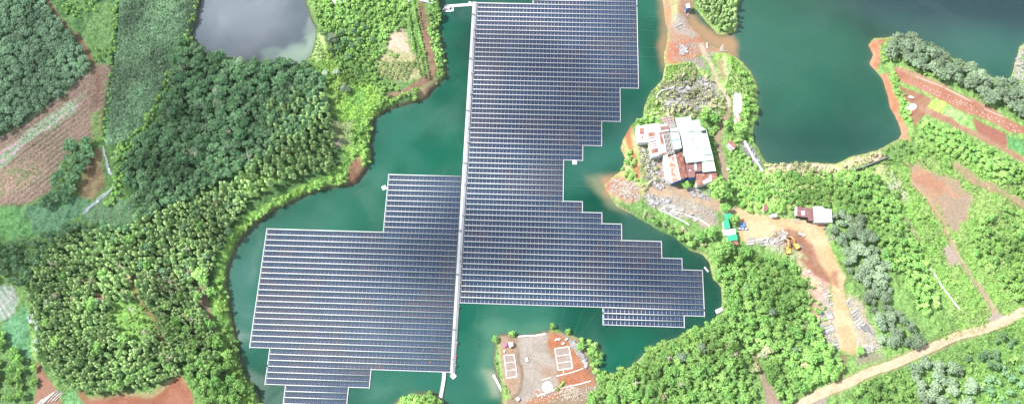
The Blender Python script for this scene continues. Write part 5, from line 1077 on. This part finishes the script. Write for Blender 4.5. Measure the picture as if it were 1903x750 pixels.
def rubble(pts, n, smin=.25, smax=.7, m='stone', name='rubble'):
    P = GP(pts, 3.3); Aq = np.array(P); x0, y0 = Aq.min(0); x1, y1 = Aq.max(0); b = MB(); k = 0; t = 0
    while k < n and t < n * 20:
        t += 1; x = random.uniform(x0, x1); y = random.uniform(y0, y1)
        if not inpoly(x, y, P): continue
        if cell(SD, x, y) < .5: continue
        s_ = random.uniform(smin, smax); b.box(x, y, hat(x, y) + s_*.2, s_*random.uniform(1, 2.2), s_, s_*.7, random.uniform(0, 3.1), .3, random.uniform(-.3, .3)); k += 1
    tag(b.build(name, MT[m]), kind='stuff')
rubble([(1190,262),(1212,258),(1245,290),(1262,345),(1240,352),(1205,350),(1190,320)], 420)
rubble([(1228,150),(1290,138),(1330,148),(1340,185),(1332,214),(1235,214),(1226,180)], 700)
rubble([(1196,358),(1260,366),(1330,388),(1332,412),(1285,408),(1250,398),(1205,380)], 520, m='slab')
rubble([(1262,108),(1255,78),(1290,76),(1300,100),(1340,88),(1345,98),(1300,116)], 160, .2, .6, 'slab')
rubble([(1240,20),(1280,30),(1300,75),(1290,110),(1250,112),(1244,70)], 200, .2, .45, 'slab')
rubble([(1530,552),(1548,560),(1552,610),(1562,648),(1545,652),(1528,610),(1522,580)], 240, m='slab')
rubble([(1572,548),(1592,552),(1620,600),(1640,645),(1600,662),(1590,620)], 300, m='slab')
rubble([(1436,425),(1462,425),(1470,450),(1440,470),(1428,455)], 130, m='slab'); rubble([(1388,440),(1440,438),(1442,456),(1390,456)], 110, .2, .5, 'slab')
rubble([(1375,262),(1392,262),(1420,306),(1412,314),(1385,285)], 160, m='darkstone'); rubble([(1275,345),(1320,350),(1320,372),(1285,366)], 150)
rubble(z9([(560,590),(680,640),(1000,590),(900,720),(700,720),(400,740),(430,640)]), 220, .15, .45, 'slab'); rubble(z9([(735,190),(830,250),(905,420),(880,430),(800,300),(740,220)]), 200, .3, .8, 'slab')
rubble([(1540,410),(1555,440),(1545,455),(1530,425)], 40, m='slab'); rubble([(1885,90),(1905,85),(1905,150),(1892,145)], 120, .4, 1, 'slab'); rubble([(1140,330),(1190,345),(1190,372),(1150,366),(1130,352)], 260, .2, .6, 'slab')
# blue sheeting and drums
p = G(1381, 417, 4); o = MB(); o.box(0, 0, .7, 2.8, 3.0, .9, .1, .12, .1); o.box(.5, -.6, 1.3, 1.6, 1.4, .5, .4, .15); o = o.build('tarpaulin_pile', MT['bluetarp']); o.location = (p[0], p[1], hat(*p)); tag(o, 'heap covered by blue tarpaulin in the shade beside the yard tree', 'tarpaulin')
for k in range(7):
    p = G(1371.5 + k * 3.0, 425 - (k % 2) * .5, 3.5); o = MB().tube((0,0,0), (0,0,1.0), .42, .42, 12).build('drum', MT['bluetarp'] if k % 2 == 0 else MT['plastic']); o.location = (p[0], p[1], hat(*p)); o.name = 'drum'
    tag(o, 'blue drum in the row below the blue tarpaulin' if k % 2 == 0 else 'white drum in the row below the blue tarpaulin', 'drum', 'blue drums in the row' if k % 2 == 0 else 'white drums in the row')
# islet: foundation frames
def frame(name, corners, crosses, label, w=.55, h=.45):
    c0 = G(*corners[0], 3); zz = 0; o = empty(name, (c0[0], c0[1], 0)); tag(o, label, 'foundation')
    k = lambda p: (lambda g: (g[0]-c0[0], g[1]-c0[1], hat(*g) + h/2 - .05))(G(*p, 3.2))
    for i in range(4): MB().bar(k(corners[i]), k(corners[(i+1) % 4]), w, h).build('kerb', MT['concrete'], o)
    for a, c in crosses: MB().bar(k(a), k(c), w*.6, h*.8).build('cross_beam', MT['concrete'], o)
frame('foundation_frame', z9([(172,327),(260,320),(286,508),(196,523)]), [z9([(181,392),(269,383)]), z9([(189,460),(277,450)])], 'narrow white concrete foundation frame in three bays on brown ground of the islet')
frame('foundation_frame', z9([(615,267),(738,248),(770,436),(645,453)]), [z9([(627,332),(750,315)]), z9([(636,394),(760,376)])], 'wide white concrete foundation frame in three bays on red soil of the islet', .7)
def lowwall(pts, w, h, name, label, m='concrete', cat='wall', z=3.0):
    P = GP(pts, z); c0 = P[0]; b = MB()
    for i in range(len(P) - 1): b.bar((P[i][0]-c0[0], P[i][1]-c0[1], hat(*P[i]) + h/2 - .1), (P[i+1][0]-c0[0], P[i+1][1]-c0[1], hat(*P[i+1]) + h/2 - .1 + .002*i), w, h)
    o = b.build(name, MT[m]); o.location = (c0[0], c0[1], 0); tag(o, label, cat); return o
lowwall(z9([(630,506),(690,492),(760,475),(862,438)]), .5, .4, 'low_wall', 'thin white low wall curving below the wide foundation frame')
lowwall(z9([(690,455),(690,488)]), .5, .4, 'concrete_stub', 'short white concrete stub joining foundation frame and low wall')
lowwall(z9([(298,158),(360,150),(430,150),(500,140),(540,132)]), .9, .6, 'retaining_wall', 'white retaining wall along the north shore of the islet')
lowwall(z9([(462,680),(540,652),(618,622)]), .9, .5, 'kerb_wall', 'white kerb wall along the lower side of the gravel heap')
lowwall(z9([(665,612),(740,595),(850,570),(930,545)]), .6, .4, 'kerb_wall', 'thin pale kerb wall across the red soil of the islet')
lowwall(z9([(500,540),(580,518)]), .4, .3, 'kerb_wall', 'short pale kerb wall in the middle of the islet')
lowwall([(1384,262),(1392,278),(1402,294),(1418,318)], .8, 1.4, 'quarry_wall', 'white concrete wall sloping along the shore east of the factory', 'whitepaint')
lowwall([(1722,487),(1736,508),(1752,532),(1768,555),(1783,573)], .6, .5, 'water_channel', 'long straight white concrete channel in the grass above the dirt road', 'whitepaint', 'channel')
lowwall(z3([(60,245),(130,222),(210,190),(290,160)]), .5, 2.6, 'dark_fence', 'dark fence on the causeway south of the quarry lake', 'darkstone', 'fence')
lowwall([(1274,398),(1300,406),(1318,418),(1324,430),(1330,445)], .8, .5, 'shore_path', 'pale concrete strip curving through bushes above the shore', 'concrete', 'path')
lowwall(Zm([(395,315),(480,350),(560,385),(640,425),(700,465)], 5.355, 1150, 330), .5, .6, 'yard_wall', 'thin white wall curving below the stone yard', 'whitepaint')
lowwall(Zm([(155,385),(165,335),(220,280),(290,262),(380,235),(455,195),(500,110),(535,35)], 7.5, 1200, 130), .45, .8, 'yard_wall', 'thin white wall curving around the stone yard north of the factory', 'whitepaint')
# stone revetment of the islet's north east shore
for k in range(34):
    t = k / 33; a = z9([(745,195),(830,265),(895,420)]); i = 0 if t < .45 else 1; tt = t/.45 if i == 0 else (t-.45)/.55
    px = a[i][0]*(1-tt)+a[i+1][0]*tt + random.uniform(-3.2, 1.5); py = a[i][1]*(1-tt)+a[i+1][1]*tt + random.uniform(-1, 1)
    p = G(px, py, 2.5); o = link(bpy.data.objects.new('white_boulder', BL[k % 7].copy() if k < 0 else BL[k % 7])); o.location = (p[0], p[1], hat(*p) - .1); o.rotation_euler = (0, 0, random.uniform(0, 3)); s = random.uniform(.8, 1.4); o.scale = (s, s*1.2, s)
    tag(o, 'whitish boulder of the stone bank beside the red soil of the islet', 'boulder', 'boulders of the islet stone bank')
def mound(px, py, r, h, m, name, label, cat, sx=1.0, z=3.2, rz=0):
    p = G(px, py, z); n = 18; V = []; F = []; rings = 7
    for i in range(rings):
        t = i / (rings - 1); rr = r * (1 - t) ; zz = h * (1 - (1 - t) ** 1.6) - .15
        for k in range(n):
            a = 2*math.pi*k/n; q = rr * (1 + random.uniform(-.10, .10)); V.append((math.cos(a)*q*sx, math.sin(a)*q, zz + random.uniform(-.1, .1)*h))
    for i in range(rings - 1):
        for k in range(n): a = i*n+k; b2 = i*n+(k+1) % n; F.append((a, b2, b2+n, a+n))
    me = bpy.data.meshes.new(name); me.from_pydata(V, [], F); me.materials.append(MT[m]); o = link(bpy.data.objects.new(name, me)); o.location = (p[0], p[1], hat(*p)); o.rotation_euler = (0, 0, rz); tag(o, label, cat); return o
c = z9([(548,600)])[0]; mound(c[0], c[1], 3.3, 1.3, 'concrete', 'gravel_heap', 'white gravel heap beside a kerb wall on the islet', 'gravel heap')
c = z9([(445,645)])[0]; mound(c[0], c[1], 1.4, .7, 'rustlight', 'rubble_heap', 'small reddish rubble heap left of the white gravel heap', 'rubble heap', 1.0)
mound(1696, 197, 2.8, .8, 'whitepaint', 'lime_heap', 'bright white heap at the corner of the red field', 'heap', 1.4)
mound(1270, 95, 2.4, .8, 'concrete', 'sand_heap', 'pale heap among stone offcuts on the red neck', 'heap')
mound(1250, 275, .01, .01, 'concrete', 'pebble', 'x', 'x') if False else None
def crate(px, py, sx, sy, sz, rz, m, name, label, cat, z=3.3):
    p = G(px, py, z); o = empty(name, (p[0], p[1], hat(*p)), rz); tag(o, label, cat)
    MB().box(0, 0, sz/2, sx, sy, sz).build('box', MT[m], o); MB().box(0, 0, sz + .05, sx*1.06, sy*1.06, .1).build('lid', MT['whitepaint'] if m != 'purple' else MT['purple'], o)
c = z9([(370,365)])[0]; crate(c[0], c[1], 1.3, 2.0, .9, .3, 'whitepaint', 'white_crate', 'white crate standing alone on the grey gravel of the islet', 'crate')
c = z9([(292,708)])[0]; crate(c[0], c[1], 1.6, 1.6, 1.2, .6, 'steel', 'grey_tank', 'grey square tank with white lid near the lower edge of the islet', 'tank')
c = z9([(185,240)])[0]; crate(c[0], c[1], 1.6, 1.8, 1.0, .3, 'purple', 'covered_crate', 'purple covered crate left of the islet hut', 'crate')
c = z9([(176,290)])[0]; crate(c[0], c[1], .7, 1.3, .8, -.2, 'dark', 'black_tank', 'small black tank above the narrow foundation frame', 'tank')
for (x, y, lb) in ((625,188,'black and white machine on the red soil near the tip of the islet'),(650,185,'dark machine beside the black and white one on the red soil'),(686,222,'dark spoil bucket above the wide foundation frame'),(716,183,'black bin at the top of the islet stone bank')):
    c = z9([(x, y)])[0]; crate(c[0], c[1], 1.5, .8, .9, random.uniform(0, 1), 'dark', 'machine' if 'machine' in lb else 'bin', lb, 'machine' if 'machine' in lb else 'bin')
crate(1693, 181, 2.4, 1.2, 1.6, -.4, 'steel', 'pump_box', 'dark metal pump box on the red field near the hedge', 'pump box')
crate(1371, 624 - 410, 1.8, 1.4, .9, .2, 'bluetarp', 'blue_tank', 'blue tank at the lower end of the white concrete pad', 'tank')
crate(1364 - 10, 315 - 2, 1.6, 1.6, 1.0, .2, 'whitepaint', 'white_tank', 'white tank on the right side of the brown path', 'tank')
p = G(1371, 190, 3); MB()
o = MB(); o.prism([(a - p[0], b_ - p[1]) for a, b_ in GP([(1364,176),(1377,172),(1380,190),(1378,206),(1366,214),(1363,200)], 3.2)], -.3, .12); o = o.build('concrete_pad', MT['whitepaint']); o.location = (p[0], p[1], hat(*p) + .1); tag(o, 'white concrete pad on the grassy east side of the neck', 'concrete pad')
# dead branches
def brush(px, py, r, n, label, z=3.3):
    p = G(px, py, z); b = MB()
    for _ in range(n):
        a = random.uniform(0, 6.28); q = r * math.sqrt(random.random()); x = math.cos(a)*q; y = math.sin(a)*q*.6; d = random.uniform(-.6, .9); L = random.uniform(1, 2.4)
        b.bar((x, y, random.uniform(.1, .9)), (x + math.cos(d)*L, y + math.sin(d)*L, random.uniform(.1, .9)), .12, .12)
    o = b.build('brushwood', MT['bleach']); o.location = (p[0], p[1], hat(*p)); tag(o, label, 'brushwood')
c = z9([(735,640)])[0]; brush(c[0], c[1], 6, 120, 'heap of dry branches between red soil and woodland on the islet')
brush(1165, 343, 5.5, 110, 'pale dead brushwood covering the red point by the mooring lines'); brush(1158, 356, 4.5, 80, 'pale dead brushwood at the lower side of the red point')
brush(1478, 408, 2.5, 30, 'pale branches beside the rusty house'); brush(1285, 388, 4.5, 70, 'tangle of dry branches at the right end of the cut blocks')
# red field crop covers
cm = MB(); cm.v = [(-.9,-.28,0),(.9,-.28,0),(.9,.28,0),(-.9,.28,0),(-.8,0,.42),(.8,0,.42)]; cm.f = [(0,1,5,4),(2,3,4,5),(0,4,3),(1,2,5),(3,2,1,0)]
CM = bpy.data.meshes.new('crop_cover'); CM.from_pydata(cm.v, [], cm.f); CM.materials.append(MT['plastic'])
a0 = z2([(380,405)])[0]; a1 = z2([(1010,690)])[0]
for k in range(30):
    for r_ in range(4):
        t = (k + random.uniform(-.3,.3)) / 30; px = a0[0]*(1-t)+a1[0]*t + r_ * 1.8 + random.uniform(-1.5, 1.5); py = a0[1]*(1-t)+a1[1]*t + (r_ - 1.2) * 4.2 + random.uniform(-1, 1)
        if random.random() < .3: continue
        p = G(px, py, 3); o = link(bpy.data.objects.new('crop_cover', CM)); o.location = (p[0], p[1], hat(*p)); o.rotation_euler = (0, 0, -.55 + random.uniform(-.3,.3)); s = random.uniform(.3, .5); o.scale = (s, s*.8, s)
        tag(o, 'small white crop cover in the speckled rows of the long pink field', 'crop cover', 'crop covers in the long pink field')
lowwall(z2([(350,345),(500,405),(650,480),(800,560),(900,600)]), .13, .15, 'field_pipe', 'thin pale pipe along the upper side of the long pink field', 'plastic', 'pipe')
# mulch strips lower left
for k in range(8):
    p = G(76 + k * 5.4, 741 - k * 1.2 + abs(k - 4) * 1.5, 3.1); o = MB().box(0, 0, .12, 9.5 - abs(k - 4) * 1.1, .55, .22, 0, .03).build('mulch_strip', MT['slab']); o.location = (p[0], p[1], hat(*p) + .05); o.rotation_euler = (0, 0, .82)
    tag(o, 'pale plastic mulch strip in the red plot at the lower left', 'mulch strip', 'mulch strips in the red plot at the lower left')
for k in range(6):
    p = G(1 + k * 5.0, 570 - k * 4.5, 3.1); o = MB().box(0, 0, .12, 7 , .4, .22, 0, .03).build('mulch_strip', MT['slab']); o.location = (p[0], p[1], hat(*p) + .05); o.rotation_euler = (0, 0, -.75)
    tag(o, 'pale mulch strip in the terraced plot at the left edge', 'mulch strip', 'mulch strips in the terraced plot')
# dead pale trees on left slope
def snag(px, py, h, label, n=14):
    p = G(px, py, 6); b = MB(); b.tube((0,0,-.3), (0,0,h), .22, .08, 6)
    for i in range(n): 
        a = random.uniform(0, 6.28); z0 = h * random.uniform(.35, .95); L = random.uniform(1.2, 2.8); b.tube((0,0,z0), (math.cos(a)*L, math.sin(a)*L, z0 + random.uniform(.2, 1)), .07, .03, 5)
    o = b.build('bare_tree', MT['bleach']); o.location = (p[0], p[1], hat(*p)); tag(o, label, 'bare tree')
rs_ = random.Random(5)
for (bx_, by_, w_, h_, n_, lb_) in ((100,440,280,240,9,'bare pale tree poking through the canopy of the left wood'), (1180,650,300,70,6,'bare pale tree poking through the lower right woodland'), (300,150,240,150,5,'bare pale tree poking through the dark forest below the pond')):
    for _ in range(n_):
        snag(bx_ + rs_.random()*w_, by_ + rs_.random()*h_, 8.5, lb_, 20); bpy.context.scene.collection.objects[-1]['group'] = 'bare trees: ' + lb_[10:]
for px, py, h, lb in ((355,505,7,'bare pale tree in the left wood, upper one of two near the bank'),(372,545,7,'bare pale tree in the left wood, lower one of two near the bank'),(1284,395,3,'bare pale little tree among the cut blocks'),(1895,115,5,'bare pale tree on the rocky point at the right edge'),(405,622,4,'low bare tree lying over the lower left bank')): snag(px, py, h, lb)

# ------------------------------------------------------------------ clouds overhead, out of view (they shade the upper left and the far lake; small ones added to darken the arrays)
SUN_AZ = R(160)     # direction towards the sun, measured from +x
SUN_EL = R(50)
sd3 = Vector((math.cos(SUN_EL)*math.cos(SUN_AZ), math.cos(SUN_EL)*math.sin(SUN_AZ), math.sin(SUN_EL)))
def cloudmat(op=.30):
    m = bpy.data.materials.new('cloud_vapour'); m.use_nodes = True; nt = m.node_tree; N = nt.nodes; L = nt.links; N.remove(N['Principled BSDF'])
    tc = N.new('ShaderNodeTexCoord'); ln = N.new('ShaderNodeVectorMath'); ln.operation = 'LENGTH'; 
    mp = N.new('ShaderNodeVectorMath'); mp.operation = 'MULTIPLY'; mp.inputs[1].default_value = (1, 1, 0); L.new(tc.outputs['Object'], mp.inputs[0]); L.new(mp.outputs[0], ln.inputs[0])
    nz = N.new('ShaderNodeTexNoise'); nz.inputs['Scale'].default_value = 2.2; nz.inputs['Detail'].default_value = 4; L.new(tc.outputs['Object'], nz.inputs['Vector'])
    ad = N.new('ShaderNodeMath'); ad.operation = 'MULTIPLY_ADD'; L.new(nz.outputs['Fac'], ad.inputs[0]); ad.inputs[1].default_value = .9; L.new(ln.outputs['Value'], ad.inputs[2])
    mr = N.new('ShaderNodeMapRange'); mr.inputs[1].default_value = .75; mr.inputs[2].default_value = 1.4; mr.inputs[3].default_value = op; mr.inputs[4].default_value = 0; mr.interpolation_type = 'SMOOTHSTEP'; L.new(ad.outputs[0], mr.inputs[0])
    tr = N.new('ShaderNodeBsdfTransparent'); df = N.new('ShaderNodeBsdfTranslucent'); df.inputs[0].default_value = (.9, .9, .92, 1); ms = N.new('ShaderNodeMixShader')
    L.new(mr.outputs[0], ms.inputs[0]); L.new(tr.outputs[0], ms.inputs[1]); L.new(df.outputs[0], ms.inputs[2]); L.new(ms.outputs[0], N['Material Output'].inputs[0])
    return m
CLM = cloudmat(); CLM_ADDED = cloudmat(.46)  # denser one only for the clouds added to dim array patches
def unseen_cloud(px, py, rx, ry, rz=0, cm_=None):
    zc = 1000; p = G(px, py, 3); t = zc / sd3.z
    V = []; F = []; n = 32; m_ = 12
    for i in range(m_ + 1):
        th = math.pi * i / m_
        for k in range(n): a = 2*math.pi*k/n; V.append((math.sin(th)*math.cos(a), math.sin(th)*math.sin(a), math.cos(th) * (1 if math.cos(th) > 0 else .4)))
    for i in range(m_):
        for k in range(n): F.append((i*n+k, (i+1)*n+k, (i+1)*n+(k+1) % n, i*n+(k+1) % n))
    me = bpy.data.meshes.new('unseen_cloud'); me.from_pydata(V, [], F); me.validate(); me.materials.append(cm_ or CLM); me.polygons.foreach_set('use_smooth', [True]*len(me.polygons))
    o = link(bpy.data.objects.new('unseen_cloud', me)); o.location = (p[0] + sd3.x*t, p[1] + sd3.y*t, zc); o.scale = (rx, ry, 30); o.rotation_euler = (0, 0, rz); tag(o, kind='structure')
unseen_cloud(120, 165, 165, 125, -.2)
unseen_cloud(430, 195, 100, 88, 0)
unseen_cloud(70, 455, 80, 42, .2)
unseen_cloud(880, 448, 92, 36, .05, CLM_ADDED)  # denser clouds are added unseen, to darken patches of the arrays
unseen_cloud(1030, 190, 66, 46, .3, CLM_ADDED)
unseen_cloud(960, 90, 50, 26, -.2, CLM_ADDED)
unseen_cloud(1180, 500, 44, 20, 0, CLM_ADDED)
unseen_cloud(1720, -90, 190, 85, 0)

# ------------------------------------------------------------------ thin haze between the ground and the drone
hz = MB().box(0, 0, 0, 2, 2, 2)
hm = bpy.data.materials.new('haze_air'); hm.use_nodes = True; hn = hm.node_tree; hn.nodes.remove(hn.nodes['Principled BSDF'])
pv = hn.nodes.new('ShaderNodeVolumePrincipled'); pv.inputs['Color'].default_value = (.86, .93, 1, 1); pv.inputs['Density'].default_value = .000014; pv.inputs['Anisotropy'].default_value = 0
hn.links.new(pv.outputs[0], hn.nodes['Material Output'].inputs['Volume'])
ho = hz.build('haze', hm); zlo = float(HGT.min()) - 1.2; zhi = HCAM + 6
ho.scale = (9600 * 1.4, 9600 * 1.4, (zhi - zlo) / 2); ho.location = (0, 0, (zhi + zlo) / 2); tag(ho, kind='stuff')

# ------------------------------------------------------------------ light and sky
w = bpy.data.worlds.new('World'); scene.world = w; w.use_nodes = True; nt = w.node_tree; N = nt.nodes; L = nt.links; bg = N['Background']
sky = N.new('ShaderNodeTexSky'); sky.sky_type = 'NISHITA'; sky.sun_disc = False; sky.sun_elevation = SUN_EL; sky.sun_rotation = math.pi/2 - SUN_AZ; sky.air_density = 1; sky.dust_density = 1.5; sky.ozone_density = 1
tc = N.new('ShaderNodeTexCoord'); nz = N.new('ShaderNodeTexNoise'); nz.inputs['Scale'].default_value = 4.6; nz.inputs['Detail'].default_value = 6; L.new(tc.outputs['Generated'], nz.inputs['Vector'])
rp = N.new('ShaderNodeValToRGB'); rp.color_ramp.elements[0].position = .38; rp.color_ramp.elements[1].position = .60; rp.color_ramp.elements[0].color = (0, 0, 0, 1); rp.color_ramp.elements[1].color = (.95, .95, .95, 1)
L.new(nz.outputs['Fac'], rp.inputs['Fac'])
# breaks of darker blue between the clouds, added where they darken reflections in panels and lake
def mirror(px, py):
    g = G(px, py, .6); v = Vector((g[0], g[1], .6 - HCAM)).normalized(); n = Vector((0, -.064, .998)); return v - 2 * v.dot(n) * n
fac = rp.outputs['Color']
for (px, py, a0_, a1_) in ((1060, 160, 2.0, 8.5), (1010, 260, 1.0, 7.0), (780, 455, .8, 6.0), (900, 440, 1.5, 7.0), (1020, 470, .8, 6.5), (1150, 480, .5, 5.5), (750, 130, 1.0, 7.0), (1500, 280, 2.0, 9.0)):
    d_ = mirror(px, py); dv = N.new('ShaderNodeVectorMath'); dv.operation = 'DOT_PRODUCT'; dv.inputs[1].default_value = tuple(d_)
    nm = N.new('ShaderNodeVectorMath'); nm.operation = 'NORMALIZE'; L.new(tc.outputs['Generated'], nm.inputs[0]); L.new(nm.outputs[0], dv.inputs[0])
    mr_ = N.new('ShaderNodeMapRange'); mr_.inputs[1].default_value = math.cos(R(a1_)); mr_.inputs[2].default_value = math.cos(R(a0_)); mr_.inputs[3].default_value = 1; mr_.inputs[4].default_value = .0; mr_.interpolation_type = 'SMOOTHSTEP'; L.new(dv.outputs['Value'], mr_.inputs[0])
    mm_ = N.new('ShaderNodeMath'); mm_.operation = 'MULTIPLY'; L.new(fac, mm_.inputs[0]); L.new(mr_.outputs[0], mm_.inputs[1]); fac = mm_.outputs[0]
mx = N.new('ShaderNodeMix'); mx.data_type = 'RGBA'; L.new(fac, mx.inputs['Factor']); L.new(sky.outputs[0], mx.inputs['A']); mx.inputs['B'].default_value = (12.5, 12.9, 13.6, 1)
L.new(mx.outputs['Result'], bg.inputs['Color']); bg.inputs['Strength'].default_value = .074
sl_ = bpy.data.lights.new('sun', 'SUN'); sl_.energy = 5.0; sl_.angle = R(.5); sl_.color = (1, .96, .89); so = bpy.data.objects.new('sun', sl_); link(so)
so.rotation_euler = sd3.to_track_quat('Z', 'Y').to_euler()
scene.view_settings.view_transform = 'Standard'; scene.view_settings.look = 'None'; scene.view_settings.gamma = 1; scene.view_settings.exposure = .98
scene.render.engine = 'CYCLES'; scene.cycles.max_bounces = 5; scene.cycles.diffuse_bounces = 2; scene.cycles.transparent_max_bounces = 16
